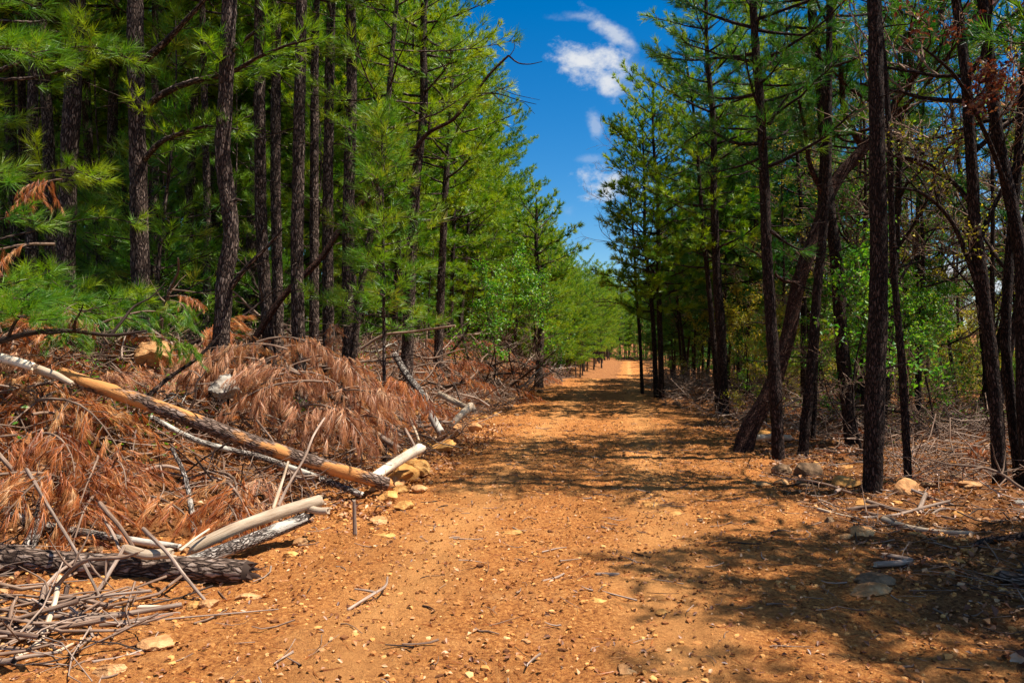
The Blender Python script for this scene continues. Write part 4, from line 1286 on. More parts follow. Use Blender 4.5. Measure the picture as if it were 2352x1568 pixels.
# sticks of the lower left heap, one by one: (label detail, points, width, material)
STICKS = [
    ('longest pale stick of the lower left heap, rising gently to the right', [(0, 1478, 4.35), (140, 1442, 4.5), (260, 1425, 4.6), (330, 1402, 4.7), (415, 1388, 4.8)], 15, 'greywood'),
    ('straight level stick in the lower left heap', [(-20, 1428, 4.55), (120, 1422, 4.6), (280, 1420, 4.65)], 13, 'greywood'),
    ('split stick standing steeply across the lower left heap', [(45, 1575, 4.0), (85, 1490, 4.15), (120, 1400, 4.35), (138, 1325, 4.6)], 17, 'pale'),
    ('thin stick sloping down right from the left edge, above the heap', [(-20, 1368, 4.8), (100, 1382, 4.8), (200, 1398, 4.8), (300, 1412, 4.8)], 9, 'greywood'),
    ('long bare stick slanting down across the dark cracked log', [(62, 1078, 5.9), (110, 1160, 5.7), (165, 1250, 5.3), (210, 1330, 5.0), (236, 1392, 4.85)], 8, 'greywood'),
    ('bent dark stick leaning near the left edge', [(-5, 1040, 6.4), (45, 1105, 6.3), (60, 1180, 6.2), (64, 1250, 6.1)], 10, 'twig'),
    ('stick rising left to right across the heap under the dark log', [(135, 1425, 4.7), (210, 1370, 4.9), (260, 1300, 5.1), (285, 1255, 5.3)], 11, 'greywood'),
    ('stick slanting down right over the end of the dark cracked log', [(330, 1215, 5.4), (385, 1270, 5.2), (430, 1330, 5.0), (475, 1390, 4.9)], 10, 'greywood'),
    ('brown stick leaning left behind the knotty tan chunk', [(230, 1155, 5.8), (280, 1215, 5.6), (315, 1270, 5.4)], 12, 'twig'),
    ('thin forked stick beside the brown leaning stick', [(235, 1185, 5.9), (262, 1230, 5.7), (275, 1262, 5.5)], 8, 'greywood'),
    ('lower stick of the heap reaching toward the road', [(230, 1470, 4.45), (300, 1455, 4.5), (370, 1442, 4.6), (410, 1432, 4.65)], 11, 'greywood'),
    ('short pale stick on top of the heap right end', [(318, 1398, 4.8), (360, 1405, 4.8), (400, 1410, 4.8)], 10, 'white'),
    ('stick end poking out at the bottom left corner', [(-10, 1520, 4.15), (25, 1490, 4.2), (60, 1455, 4.3)], 14, 'greywood'),
    ('slim stick low in the bottom left corner', [(60, 1560, 3.95), (120, 1525, 4.05), (165, 1500, 4.15)], 10, 'pale'),
    ('thin stick lying on leaves right of the heap bottom', [(215, 1582, 3.95), (270, 1562, 4.0), (330, 1545, 4.1)], 9, 'greywood'),
    ('second level stick, just under the straight level one', [(-20, 1490, 4.4), (80, 1462, 4.45), (180, 1438, 4.55)], 15, 'greywood'),
    ('thin pale stick crossing toward the cream log', [(415, 1262, 5.6), (450, 1235, 5.7), (480, 1215, 5.8)], 7, 'pale'),
    ('bleached crooked stick rising beside the cream log', [(640, 1160, 6.5), (665, 1110, 6.7), (700, 1050, 6.9), (720, 1000, 7.1), (745, 960, 7.3)], 7, 'greywood'),
    ('second bleached stick rising beside the cream log', [(628, 1165, 6.5), (650, 1100, 6.7), (662, 1060, 6.8)], 8, 'pale'),
    ('bare stick arching over the grey branch near the road', [(930, 985, 10.2), (945, 1010, 10.0), (955, 1030, 9.9)], 8, 'greywood'),
    ('long bare branch reaching right above the brush', [(830, 800, 11.0), (880, 770, 11.0), (940, 762, 11.0), (1045, 748, 11.0)], 7, 'twig'),
    ('thin bare branch lying across the top of the brush', [(665, 845, 9.8), (740, 885, 9.7), (830, 935, 9.5), (920, 1000, 9.3)], 8, 'greywood'),
    ('crooked bare branch below the lichened trunk', [(935, 955, 10.6), (950, 980, 10.5), (962, 1010, 10.3)], 7, 'pale'),
    ('thin branch hanging down the slope by the peeled trunk', [(590, 965, 8.0), (625, 1010, 7.9), (650, 1060, 7.8)], 6, 'twig'),
    ('grey branch end jutting from the brush under the peeled trunk', [(290, 1105, 7.0), (330, 1080, 7.2), (385, 1070, 7.4), (420, 1080, 7.4)], 10, 'greywood'),
]
for lab, pts, w, mat in STICKS:
    q = []
    for (px, py, d) in pts:
        p = Wp(px, py, d)
        p[2] = max(p[2], gz(p[0], p[1]) + w / FPX * d * 0.4)
        q.append(p)
    log(lab, pts, w, mat, seed=len(lab), world=np.array(q), cat='stick', name='stick', k=8, rough_=0.08, w2=w * 0.7, group='bare sticks of the left brush heap', lump=0.3)


# ------------------------------------------------------------------ stones
def stone_mb(seed, sx, sy, sz, n=3, angular=0.5):
    rng = np.random.default_rng(seed)
    import bmesh
    bm = bmesh.new()
    bmesh.ops.create_icosphere(bm, subdivisions=n, radius=1.0)
    V = np.array([v.co for v in bm.verts]); F = np.array([[v.index for v in f.verts] for f in bm.faces])
    bm.free()
    # cut by random planes for flat facets
    for _ in range(11):
        nrm = unit(rng.normal(size=3)); d = rng.uniform(0.45, 0.9)
        s = V @ nrm
        V = V - nrm[None] * np.clip(s - d, 0, None)[:, None] * 0.96
    nz = fbm(V[:, 0] * 3 + seed, V[:, 1] * 3 + V[:, 2] * 2.3, seed % 50, 3)
    nz2 = fbm(V[:, 0] * 9 + seed, V[:, 1] * 9 + V[:, 2] * 7.3, seed % 50 + 7, 3)
    V = V * (1 + 0.30 * nz + 0.10 * nz2)[:, None]
    mb = MB()
    mb.add(V * np.array([sx, sy, sz]), F)
    return mb


def stone(label, px, py, wpx, hpx, mat, seed, d=None, group=None, name='stone', depth=0.8, rz=None, sink=0.3, cat='stone', n=4, roll=0.0):
    p = G(px, py) if d is None else Wp(px, py, d)
    if d is not None:
        p[2] = max(p[2], gz(p[0], p[1]))
    s = wpx / FPX * p[1] * 0.55; h = hpx / FPX * p[1] * 0.55
    mb = stone_mb(seed, s, s * depth, h, n=n)
    o = mb.build(name, [M[mat]], None, (p[0], p[1] + s * depth * 0.5, p[2] + h * (1 - 2 * sink)), smooth=False)
    o.rotation_euler = (roll, 0, (seed * 0.7) % 6.28 * 0.15 if rz is None else rz)
    tag(o, label, cat, group)
    return o


STONES = [
    ('large crumbly orange boulder beside the white log', 940, 1100, 92, 62, 'rock_orange', 1, {}),
    ('big orange boulder with a dark crust on top of the bank', 352, 826, 92, 66, 'rock_tan', 2, dict(d=9.2)),
    ('pale grey-white slab of rock at the foot of the bent pine', 515, 905, 96, 46, 'rock_grey', 17, dict(d=8.7, roll=0.75)),
    ('grey rock in shade left of the dark-crusted boulder', 300, 812, 50, 30, 'rock_dark', 4, dict(d=9.6)),
    ('squarish tan stone at the left road edge, mid distance', 1088, 992, 38, 26, 'rock_tan', 5, {}),
    ('dark orange stone under the end of the peeled trunk', 893, 1155, 52, 34, 'rock_orange', 6, {}),
    ('orange stone left of the peeled trunk end', 915, 1140, 44, 24, 'rock_orange', 36, {}),
    ('angular orange stone in front of the peeled trunk end', 925, 1178, 50, 26, 'rock_orange', 7, {}),
    ('pale flat stone behind the angular orange stone', 960, 1140, 44, 22, 'rock_tan', 8, {}),
    ('rounded pale stone beside the upright stake', 868, 1212, 42, 24, 'rock_tan', 9, {}),
    ('crumbling yellow stone patch right of the stake', 880, 1240, 60, 10, 'rock_orange', 10, dict(sink=0.45)),
    ('bright yellow-orange stone at the right end of the stick heap', 440, 1412, 34, 30, 'rock_orange', 11, {}),
    ('brown-orange stone beside the bright yellow-orange stone', 478, 1410, 46, 26, 'rock_tan', 12, {}),
    ('flat tan stone up the slope from the stick heap', 565, 1390, 52, 22, 'rock_tan', 13, {}),
    ('flat yellow-brown slab at the bottom of the stick heap', 355, 1505, 80, 28, 'rock_tan', 14, {}),
    ('low rounded slab at the very bottom left', 250, 1570, 80, 30, 'rock_tan', 15, {}),
    ('orange rock below the cream log', 665, 1290, 46, 20, 'rock_orange', 16, {}),
    ('flat orange rock leaning against the cream log end', 690, 1262, 50, 22, 'rock_tan', 17, {}),
    ('tan peaked rock lying between road and right woods', 1990, 1235, 62, 30, 'rock_tan', 18, {}),
    ('brown stone left of the tan peaked rock', 1905, 1205, 24, 22, 'rock_dark', 19, {}),
    ('low red-brown stone in front of the tan peaked rock', 1945, 1240, 34, 16, 'rock_tan', 20, {}),
    ('large flat slab beside the elbow-shaped branch', 2010, 1375, 110, 24, 'rock_tan', 21, dict(sink=0.4)),
    ('brown block behind the large flat slab', 2020, 1355, 90, 30, 'rock_dark', 22, {}),
    ('pale rounded stone at the foot of the slim dark pine', 1800, 1115, 42, 20, 'rock_tan', 23, {}),
    ('pale stone left of the rounded stone by the slim dark pine', 1752, 1118, 46, 16, 'rock_tan', 24, {}),
    ('dark hollow-looking rock behind the rounded stone', 1800, 1090, 50, 30, 'rock_dark', 25, {}),
    ('grey shadowed rock sloping from the dark rock', 1860, 1120, 60, 18, 'rock_dark', 26, {}),
    ('small whitish rock at the foot of the dark edge tree', 2345, 1165, 32, 22, 'rock_grey', 27, {}),
    ('flat grey stone between the trunks at the right', 2230, 1125, 60, 22, 'rock_tan', 28, {}),
    ('brown rounded stone left of the flat grey stone', 2195, 1105, 40, 24, 'rock_dark', 29, {}),
    ('mossy flat stone at the foot of the thin pine at the right', 2140, 1120, 46, 16, 'rock_dark', 30, {}),
    ('flat pale stone set in the road before the dark shadow', 1368, 1392, 56, 12, 'rock_orange', 31, dict(sink=0.42)),
    ('flat stone set in the road near its right middle', 1545, 1190, 56, 10, 'rock_orange', 32, dict(sink=0.42)),
    ('flat stone set in the road behind the other flat ones', 1500, 1168, 50, 10, 'rock_orange', 33, dict(sink=0.42)),
    ('pale flat stone in the lower right part of the road', 1523, 1418, 34, 10, 'rock_orange', 34, dict(sink=0.4)),
    ('broad flat stone sunk in the road near the bottom edge', 1440, 1560, 70, 10, 'rock_tan', 35, dict(sink=0.42)),
    ('flat yellow stone in the road left of centre', 1175, 1232, 46, 9, 'rock_orange', 37, dict(sink=0.42)),
    ('small dark stone on the road right of centre', 1610, 1202, 18, 10, 'rock_dark', 38, {}),
    ('tan block half hidden by dry leaves at the right', 2180, 1330, 34, 26, 'rock_tan', 39, {}),
    ('pale wedge-shaped rock at the right edge', 2310, 1330, 56, 24, 'rock_tan', 40, {}),
]
for lab, px, py, w, h, mat, seed, kw in STONES:
    stone(lab, px, py, w, h, mat, seed, group=None, **kw)

# smaller loose stones: shared shapes, each an object of its own
srng = np.random.default_rng(9)
svar = []
for i in range(6):
    o = stone_mb(300 + i, 0.06, 0.05, 0.032, n=3).build('small_stone', [M[('rock_orange', 'rock_tan', 'rock_orange', 'rock_tan', 'rock_dark', 'rock_orange')[i]]], None, None, smooth=False)
    svar.append(o)
cnt = 0
for i in range(150):
    y = 3.6 + 14 * srng.uniform() ** 1.5
    if i % 3 == 0:
        u = srng.uniform(float(road_l(y)) - 0.2, float(road_r(y)) + 0.3); g_ = ('small loose stone lying on the open dirt of the road', 'small stones on the open road')
    elif i % 3 == 1:
        u = float(road_l(y)) - 0.2 + srng.normal() * 0.35 - 0.8 * (y < 6.5); g_ = ('small orange stone in the line of rubble along the left road edge', 'small stones along the left road edge')
    else:
        u = float(road_r(y)) + 0.6 + abs(srng.normal()) * 0.9; g_ = ('small stone among dry leaves along the right road edge', 'small stones along the right road edge')
    x = X_of(u, y)
    s = srng.uniform(0.35, 1.5) * (0.45 if i % 3 == 0 else 1.0)
    src = svar[i % 6]
    o = src if i < 6 else src.copy()
    if i >= 6:
        COL.objects.link(o)
    o.location = (x, y, gz(x, y) + 0.012 * s)
    o.rotation_euler = (srng.uniform(-0.3, 0.3), srng.uniform(-0.3, 0.3), srng.uniform(0, 6.28))
    o.scale = (s, s, s * srng.uniform(0.6, 1.1))
    tag(o, g_[0], 'stone', g_[1])


# ------------------------------------------------------------------ dead pine boughs
def bough_proto(seed, L, mat, droop=0.55, nn=34, nlen=0.17, nw=0.006):
    rng = np.random.default_rng(seed)
    stem = MB(); fol = MB()
    s = np.linspace(0, 1, 9)
    main = np.stack([L * s, 0.10 * L * np.sin(s * 3 + seed), 0.28 * L * s * (1 - s) * 2 - 0.10 * L * s ** 2], 1)
    stem.tubes(main[None], np.linspace(0.02, 0.005, 9)[None], 6)
    tp, td, SP, SR = [], [], [], []
    for j in range(int(L / 0.085)):
        f = 0.12 + 0.88 * rng.uniform()
        x = f * 8; i0 = min(int(x), 7)
        p = main[i0] + (main[i0 + 1] - main[i0]) * (x - i0)
        sg = 1 if j % 2 else -1
        a = rng.uniform(0.4, 1.2)
        d = unit(np.array([math.cos(a), sg * math.sin(a), rng.uniform(-0.2, 0.5)]))
        l = 0.46 * L * (1.15 - f) * rng.uniform(0.5, 1.3) + 0.1
        ss = np.linspace(0, 1, 5)
        q = p + d * l * ss[:, None] - np.array([0, 0, 0.5]) * l * (ss ** 2)[:, None]
        SP.append(q); SR.append(np.linspace(0.007, 0.0025, 5))
        for w in np.arange(1.0, 0.15, -0.11 / max(l, 0.12)):
            k_ = min(int(w * 4), 3)
            pp = q[k_] + (q[k_ + 1] - q[k_]) * (w * 4 - k_)
            dd = unit(q[k_ + 1] - q[k_]) + rng.normal(size=3) * 0.35 - np.array([0, 0, droop])
            tp.append(pp); td.append(dd)
    stem.tubes(np.array(SP), np.array(SR), 4)
    needles(fol, np.array(tp), np.array(td), rng, nn, nlen, nw, spread=(0.12, 0.62), droop=droop * 0.5, back=0.5, tint0=0.1, tint1=0.95)
    root = empty('dead_pine_bough')
    stem.build('branch', [M['twig']], root)
    fol.build('needles', [M[mat]], root)
    return root


BP = {'brown': [bough_proto(400 + i, 1.1 + 0.25 * i, 'brown') for i in range(4)], 'tan': [bough_proto(420 + i, 1.0 + 0.25 * i, 'tan', droop=0.75) for i in range(3)],
      'green': [bough_proto(440 + i, 0.9 + 0.2 * i, 'needle_bright', droop=0.15, nn=40, nlen=0.2) for i in range(2)]}
used = set()


def bough(kind, x, y, z, rot, s, label, group):
    px = 1176 + x / y * FPX; py = 784 - (z - EYE) / y * FPX
    if 170 < px < 900 and y < 9 and -100 < py - np.interp(px, [150, 310, 480, 640, 760, 885], [872, 915, 985, 1040, 1080, 1112]) < 90 and y < 8.75:
        return
    k = int(prng.integers(len(BP[kind])))
    root = BP[kind][k]
    if id(root) in used:
        root = dup(root, (x, y, z), rot, s)
    else:
        used.add(id(root))
        root.location = (x, y, z); root.rotation_euler = rot; root.scale = (s, s, s)
    tag(root, label, 'green bough' if kind == 'green' else 'dead bough', group)
    if kind == 'green':
        root.name = 'green_pine_bough'


for (px, py, d) in [(60, 720, 7.6), (150, 735, 7.7), (230, 745, 7.8), (300, 720, 7.9), (390, 690, 8.0), (250, 800, 8.0), (180, 790, 7.9), (90, 775, 7.7), (320, 770, 8.2), (20, 690, 7.4), (420, 1030, 7.3), (240, 830, 8.3)]:
    p = Wp(px, py, d)
    bough('green', p[0], p[1], p[2], (prng.uniform(-0.5, 0.5), prng.uniform(-0.2, 0.5), prng.uniform(-1.2, 1.2)), prng.uniform(0.35, 0.6) * (0.4 if py > 1000 else 1),
          'bright green pine spray lying over the top of the left brush bank', 'bright green sprays on the left brush bank')
# tan heap in the middle of the bank
for (px, py, d) in [(560, 800, 9.3), (600, 830, 9.2), (640, 800, 9.4), (680, 830, 9.2), (620, 870, 9.0), (680, 890, 8.9), (730, 850, 9.2), (580, 910, 8.8), (650, 940, 8.6), (720, 940, 8.7), (770, 900, 9.0),
                    (700, 990, 8.5), (760, 980, 8.7), (640, 1000, 8.4), (600, 960, 8.6), (800, 960, 9.0), (740, 1020, 8.4), (550, 850, 9.1),
                    (590, 790, 8.9), (630, 815, 8.8), (665, 800, 8.9), (710, 825, 8.8), (750, 870, 8.7), (640, 860, 8.6), (690, 860, 8.6), (600, 880, 8.6), (730, 910, 8.6), (780, 940, 8.7), (820, 920, 9.2), (780, 1000, 8.7)]:
    p = Wp(px, py, d)
    bough('tan', p[0], p[1], max(p[2], gz(p[0], p[1]) + 0.05), (prng.uniform(-0.4, 0.4), prng.uniform(0.0, 0.7), prng.choice([0.0, 3.1]) + prng.uniform(-0.7, 0.5)), prng.uniform(0.5, 0.8),
          'bough of drooping tan dead needles in the big heap in front of the left stand', 'tan dead boughs of the big heap')
# red-brown boughs of the left bank
for (px, py, d) in [(60, 930, 7.2), (130, 900, 7.6), (30, 1000, 6.8), (110, 1000, 6.9), (180, 980, 7.2), (200, 1050, 6.8), (90, 1080, 6.4), (170, 1110, 6.4), (20, 1120, 6.2), (250, 940, 7.6), (230, 1130, 6.4),
                    (60, 870, 8.0), (160, 860, 8.2), (240, 870, 8.4), (300, 860, 8.6), (430, 880, 8.6), (470, 900, 8.5), (400, 930, 8.4), (350, 1040, 7.2), (480, 1080, 7.2), (540, 1110, 7.0), (520, 1150, 6.7), (330, 1140, 6.5),
                    (600, 1080, 7.4), (260, 1060, 6.9), (850, 900, 10.2), (900, 930, 10.4), (860, 850, 11), (1000, 850, 13), (1060, 870, 14), (200, 800, 9.2), (420, 800, 9.6), (110, 790, 9.0), (500, 1010, 7.8), (560, 1040, 7.6)]:
    p = Wp(px, py, d)
    bough('brown', p[0], p[1], max(p[2], gz(p[0], p[1]) + 0.05), (prng.uniform(-0.4, 0.4), prng.uniform(-0.1, 0.6), prng.uniform(-3.0, 0.2)), prng.uniform(0.45, 0.75),
          'bough of rust-brown dead pine needles lying on the brush of the left bank', 'rust-brown dead boughs on the left bank')
for (px, py, d, s, r, lab) in [(125, 560, 8.6, 0.8, (0.1, 0.5, -2.9), 'rust-brown dead bough hanging upright at the left edge above the green sprays'), (385, 680, 9.0, 0.25, (0, 0.3, 0), 'small reddish dead needle tuft hanging by the thick dark pine'),
                               (130, 410, 8.4, 0.5, (0, 0.4, 2.6), 'orange dead spray among the green boughs at upper left')]:
    p = Wp(px, py, d)
    bough('brown', p[0], p[1], p[2], r, s, lab, None)
for (px, py, d) in [(740, 765, 10.5), (790, 770, 10.8), (755, 740, 10.6), (455, 790, 9.3), (640, 770, 10)]:
    p = Wp(px, py, d)
    bough('tan', p[0], p[1], p[2], (prng.uniform(-.3, .3), prng.uniform(0.2, .9), prng.uniform(-3, 0)), 0.3, 'small upright tan dead spray in front of the dark trunks', 'small tan sprays before the trunks')
for j in range(60):
    y = prng.uniform(5.6, 13); u = float(road_l(y)) - 0.9 - 1.5 * (y < 7.5) - prng.uniform(0, 4.5); x = X_of(u, y)
    bough('brown' if j % 4 else 'tan', x, y, gz(x, y) + prng.uniform(0.02, 0.2), (prng.uniform(-.4, .4), prng.uniform(-.1, .6), prng.uniform(-3.1, 0.3)), prng.uniform(0.4, 0.75), 'dead brown pine bough, one of many heaped on the left bank', 'dead boughs heaped on the left bank')
for j in range(26):
    y = prng.uniform(6.6, 11.5); u = float(road_l(y)) - 2.4 - prng.uniform(0, 3.5); x = X_of(u, y)
    bough('brown' if j % 3 else 'tan', x, y, gz(x, y) + prng.uniform(0.2, 0.5), (prng.uniform(-.5, .5), prng.uniform(-.6, .7), prng.uniform(0, 6.28)), prng.uniform(0.45, 0.8), 'dead brown pine bough, one of many heaped on the left bank', 'dead boughs heaped on the left bank')
for j in range(30):
    y = prng.uniform(10.5, 30); u = float(road_r(y)) + prng.uniform(1.0, 5.5); x = X_of(u, y)
    bough('brown', x, y, gz(x, y) + 0.12, (prng.uniform(-.3, .3), prng.uniform(-.1, .4), prng.uniform(0, 6.28)), prng.uniform(0.5, 0.9), 'brown dead pine bough lying in the shade under the right stand', 'brown dead boughs under the right stand')
for j in range(50):
    y = prng.uniform(12, 34); u = float(road_l(y)) - prng.uniform(0.5, 4.5); x = X_of(u, y)
    bough('brown', x, y, gz(x, y) + 0.15, (prng.uniform(-.3, .3), prng.uniform(-.1, .4), prng.uniform(0, 6.28)), prng.uniform(0.6, 1.0), 'brown dead pine bough in the brush line farther along the left road edge', 'brown dead boughs farther along the left edge')


# ------------------------------------------------------------------ fallen branches, each its own object
def branch_proto(seed, L, mat):
    rng = np.random.default_rng(seed)
    mb = MB()
    n = 7
    pts = [np.zeros(3)]; d = np.array([1.0, 0, 0])
    for i in range(n):
        d = unit(d + rng.normal(size=3) * np.array([0.12, 0.22, 0.12])); pts.append(pts[-1] + d * L / n)
    pts = np.array(pts)
    r = 0.012 + 0.012 * L
    mb.limb(pts, np.linspace(r, r * 0.35, n + 1), k=8, rough_=0.1, caps=(0, 0), seed=seed, step=0.05, lump=0.4)
    for j in range(int(rng.integers(3, 8))):
        i0 = int(rng.integers(1, n)); p = pts[i0]
        dd = unit(unit(pts[i0 + 1 if i0 < n else n] - pts[i0 - 1]) + rng.normal(size=3) * 0.7); l = L * rng.uniform(0.12, 0.42)
        q = [p]
        for _ in range(4):
            dd = unit(dd + rng.normal(size=3) * 0.2); q.append(q[-1] + dd * l / 4)
        mb.limb(np.array(q), np.linspace(r * 0.45, r * 0.12, 5), k=5, step=0.07)
    return mb.build('fallen_branch', [M[mat]])


br = [branch_proto(500 + i, 0.9 + 0.28 * (i % 6), ('greywood', 'twig', 'bark_lichen', 'twig', 'greywood', 'twig_dark', 'bark_dark', 'greywood')[i]) for i in range(8)]
bused = set()


def branch(x, y, z, rot, s, label, group):
    src = br[int(prng.integers(8))]
    if src.name in bused:
        o = src.copy(); COL.objects.link(o)
    else:
        bused.add(src.name); o = src
    o.location = (x, y, z); o.rotation_euler = rot; o.scale = (s, s, s)
    tag(o, label, 'branch', group)


for j in range(88):
    y = 6 + 14 * prng.uniform() ** 1.2; u = float(road_l(y)) - 0.4 - prng.uniform(0, 3.6) - 1.2 * (y < 8); x = X_of(u, y)
    branch(x, y, gz(x, y) + prng.uniform(0.02, 0.35), (prng.uniform(0, 6.28), prng.uniform(-0.7, 0.35), prng.uniform(0, 6.28)), prng.uniform(0.4, 1.0), 'bare twiggy branch tangled in the brush of the left bank', 'bare branches tangled in the left brush')
for j in range(8):
    y = prng.uniform(4.0, 4.9); u = -3.3 - prng.uniform(0, 1.4); x = X_of(u, y)
    branch(x, y, gz(x, y) + prng.uniform(0.02, 0.16), (prng.uniform(0, 6.28), prng.uniform(-0.25, 0.15), prng.uniform(-0.5, 0.5)), prng.uniform(0.3, 0.6), 'bare stick tangled low in the heap at the lower left corner', 'sticks of the heap at the lower left corner')
for j in range(115):
    y = prng.uniform(15, 42); u = float(road_l(y)) + 0.1 - prng.uniform(0, 4.0); x = X_of(u, y)
    branch(x, y, gz(x, y) + prng.uniform(0.05, 0.5), (prng.uniform(0, 6.28), prng.uniform(-0.8, 0.3), prng.uniform(0, 6.28)), prng.uniform(0.55, 1.1), 'bare branch in the brush line farther along the left road edge', 'bare branches farther along the left edge')
for j in range(75):
    y = prng.uniform(6.0, 30); u = float(road_r(y)) + 0.7 + prng.uniform(0, 5.0); x = X_of(u, y)
    branch(x, y, gz(x, y) + 0.04 + prng.uniform(0, 0.25) * (y > 13), (prng.uniform(0, 6.28), prng.uniform(-0.12, 0.06) * (1 + 4 * (y > 13)), prng.uniform(0, 6.28)), prng.uniform(0.35, 0.8), 'bare fallen branch on the floor of the right stand', 'fallen branches under the right stand')


for j in range(46):
    y = prng.uniform(7.2, 26); u = float(road_r(y)) + 0.35 + prng.uniform(0, 1.3); x = X_of(u, y)
    branch(x, y, gz(x, y) + prng.uniform(0.02, 0.12), (prng.uniform(0, 6.28), prng.uniform(-0.25, 0.1), prng.uniform(0, 6.28)), prng.uniform(0.3, 0.65), 'broken branch lying in the rough verge along the right road edge', 'broken branches along the right road edge')
for j in range(44):      # bigger rocks pushed up by the clearing of the road
    left = j < 26
    y = prng.uniform(7.0, 26)
    u = float(road_l(y)) + 0.15 - abs(prng.normal()) * (1.4 if j % 2 else 0.4) if left else float(road_r(y)) + 0.4 + abs(prng.normal()) * 0.6
    x = X_of(u, y)
    src = svar[int(prng.integers(6))]
    o = src.copy(); COL.objects.link(o)
    s = prng.uniform(1.6, 3.8)
    o.location = (x, y, gz(x, y) + 0.008 * s + (0.06 if left and j % 2 else 0))
    o.rotation_euler = (prng.uniform(-0.4, 0.4), prng.uniform(-0.4, 0.4), prng.uniform(0, 6.28))
    o.scale = (s, s, s * prng.uniform(0.7, 1.3))
    o.name = 'rock'
    tag(o, 'fist to head sized rock in the rubble of the left bank' if left else 'fist to head sized rock along the right verge', 'rock', 'rocks in the rubble of the left bank' if left else 'rocks along the right verge')


# ------------------------------------------------------------------ uncountable litter
def scatter_points(rng, n, fy, fu):
    y = fy(n); u = fu(y); x = X_of(u, y)
    return np.stack([x, y, surf(x, y)], 1), u


def build_litter():
    rng = np.random.default_rng(21)
    # fine sticks and twigs of both banks
    mb = MB()
    sets = [(5200, lambda n: 5.0 + 17 * rng.uniform(size=n) ** 1.1, lambda y: road_l(y) - 0.1 - 1.3 * (y < 7) - 5.2 * rng.uniform(size=len(y)) ** 0.8, 0.34, 0.5),
            (2600, lambda n: 18 + 24 * rng.uniform(size=n), lambda y: road_l(y) + 0.1 - 4.5 * rng.uniform(size=len(y)), 0.5, 0.5),
            (1800, lambda n: 4.0 + 12 * rng.uniform(size=n) ** 1.2, lambda y: road_r(y) + 0.2 + 5.5 * rng.uniform(size=len(y)), 0.02, 0.12),
            (3200, lambda n: 13 + 22 * rng.uniform(size=n), lambda y: road_r(y) + 0.4 + 6 * rng.uniform(size=len(y)), 0.5, 0.5),
            (1700, lambda n: 8.5 + 6 * rng.uniform(size=n), lambda y: road_r(y) + 1.4 + 6.5 * rng.uniform(size=len(y)), 0.35, 0.45),
            (900, lambda n: 2.4 + 18 * rng.uniform(size=n) ** 1.6, lambda y: -3.2 + 5.5 * rng.uniform(size=len(y)), 0.006, 0.05)]
    sets.append((120, lambda n: 3.8 + 1.15 * rng.uniform(size=n), lambda y: road_l(y) + 0.1 - 1.6 * rng.uniform(size=len(y)), 0.14, 0.15))
    for n, fy, fu, hgt, tilt in sets:
        P, u = scatter_points(rng, n, fy, fu)
        small = hgt < 0.05
        l = rng.uniform(0.06, 0.25, n) if hgt < 0.01 else (rng.uniform(0.1, 0.55, n) if small else rng.uniform(0.25, 1.1, n))
        az = rng.uniform(0, 6.28, n); el = rng.normal(size=n) * tilt
        d = np.stack([np.cos(az) * np.cos(el), np.sin(az) * np.cos(el), np.sin(el)], 1)
        P[:, 2] += 0.006 + hgt * rng.uniform(size=n) ** 1.5
        s = np.linspace(-0.5, 0.5, 4)
        bend = rng.normal(size=(n, 3)) * 0.09
        Q = P[:, None] + d[:, None] * (l[:, None] * s[None])[..., None] + bend[:, None] * (l[:, None] * (s[None] ** 2) * 4)[..., None]
        if small:
            zz = surf(Q[..., 0], Q[..., 1]) + 0.004
            Q[..., 2] = np.maximum(Q[..., 2], zz)
        r = (0.002 + 0.006 * rng.uniform(size=n) ** 2) * (1.0 if small else (2.4 if n == 120 else 1.5))
        h_ = int(n * 0.5)
        mb.tubes(Q[:h_], r[:h_, None] * np.linspace(1, 0.5, 4)[None], 4)
        k_ = int(n * 0.82)
        mb.tubes(Q[h_:k_], r[h_:k_, None] * np.linspace(1, 0.5, 4)[None], 4, mi=1)
        mb.tubes(Q[k_:], r[k_:, None] * np.linspace(1, 0.5, 4)[None], 4, mi=2)
    tag(mb.build('twigs', [M['twig'], M['greywood'], M['twig_dark']]), 'tangle of thin twigs and sticks covering both roadsides', 'twigs', None, 'stuff')
    # dead leaves
    mb = MB()
    for n, fy, fu, hh in [(9000, lambda n: 2.6 + 13 * rng.uniform(size=n) ** 1.3, lambda y: road_r(y) + 0.1 + 4.5 * rng.uniform(size=len(y)) ** 0.8, 0.02),
                          (7000, lambda n: 3.2 + 12 * rng.uniform(size=n) ** 1.3, lambda y: road_l(y) + 0.5 - 1.6 * (y < 7) - 2.5 * rng.uniform(size=len(y)), 0.03),
                          (9000, lambda n: 2.4 + 13 * rng.uniform(size=n) ** 1.4, lambda y: -3.2 + 5.7 * rng.uniform(size=len(y)), 0.003),
                          (9000, lambda n: 10 + 22 * rng.uniform(size=n), lambda y: 1.5 + 14 * rng.uniform(size=len(y)), 0.05),
                          (7000, lambda n: 9 + 22 * rng.uniform(size=n), lambda y: -3.5 - 10 * rng.uniform(size=len(y)), 0.15)]:
        P, u = scatter_points(rng, n, fy, fu)
        keep = fbm(P[:, 0] * 1.6, P[:, 1] * 1.6, 61, 3) > -0.10 - 0.25 * rng.uniform(size=n)
        P = P[keep]
        P[:, 2] += 0.006 + hh * rng.uniform(size=len(P)) ** 2
        leaves(mb, P, rng, 0.032 if hh < 0.01 else 0.058, 0, 0.7, 0.0, 1.0)
    tag(mb.build('leaf_litter', [M['litter']]), 'dry brown and tan leaves scattered over the roadsides and forest floor', 'dead leaves', None, 'stuff')
    # gravel and clods
    mb = MB()
    ico = stone_mb(900, 1, 1, 0.7, n=1)
    IV = ico.V[0].astype(float); IF = ico.F[0]
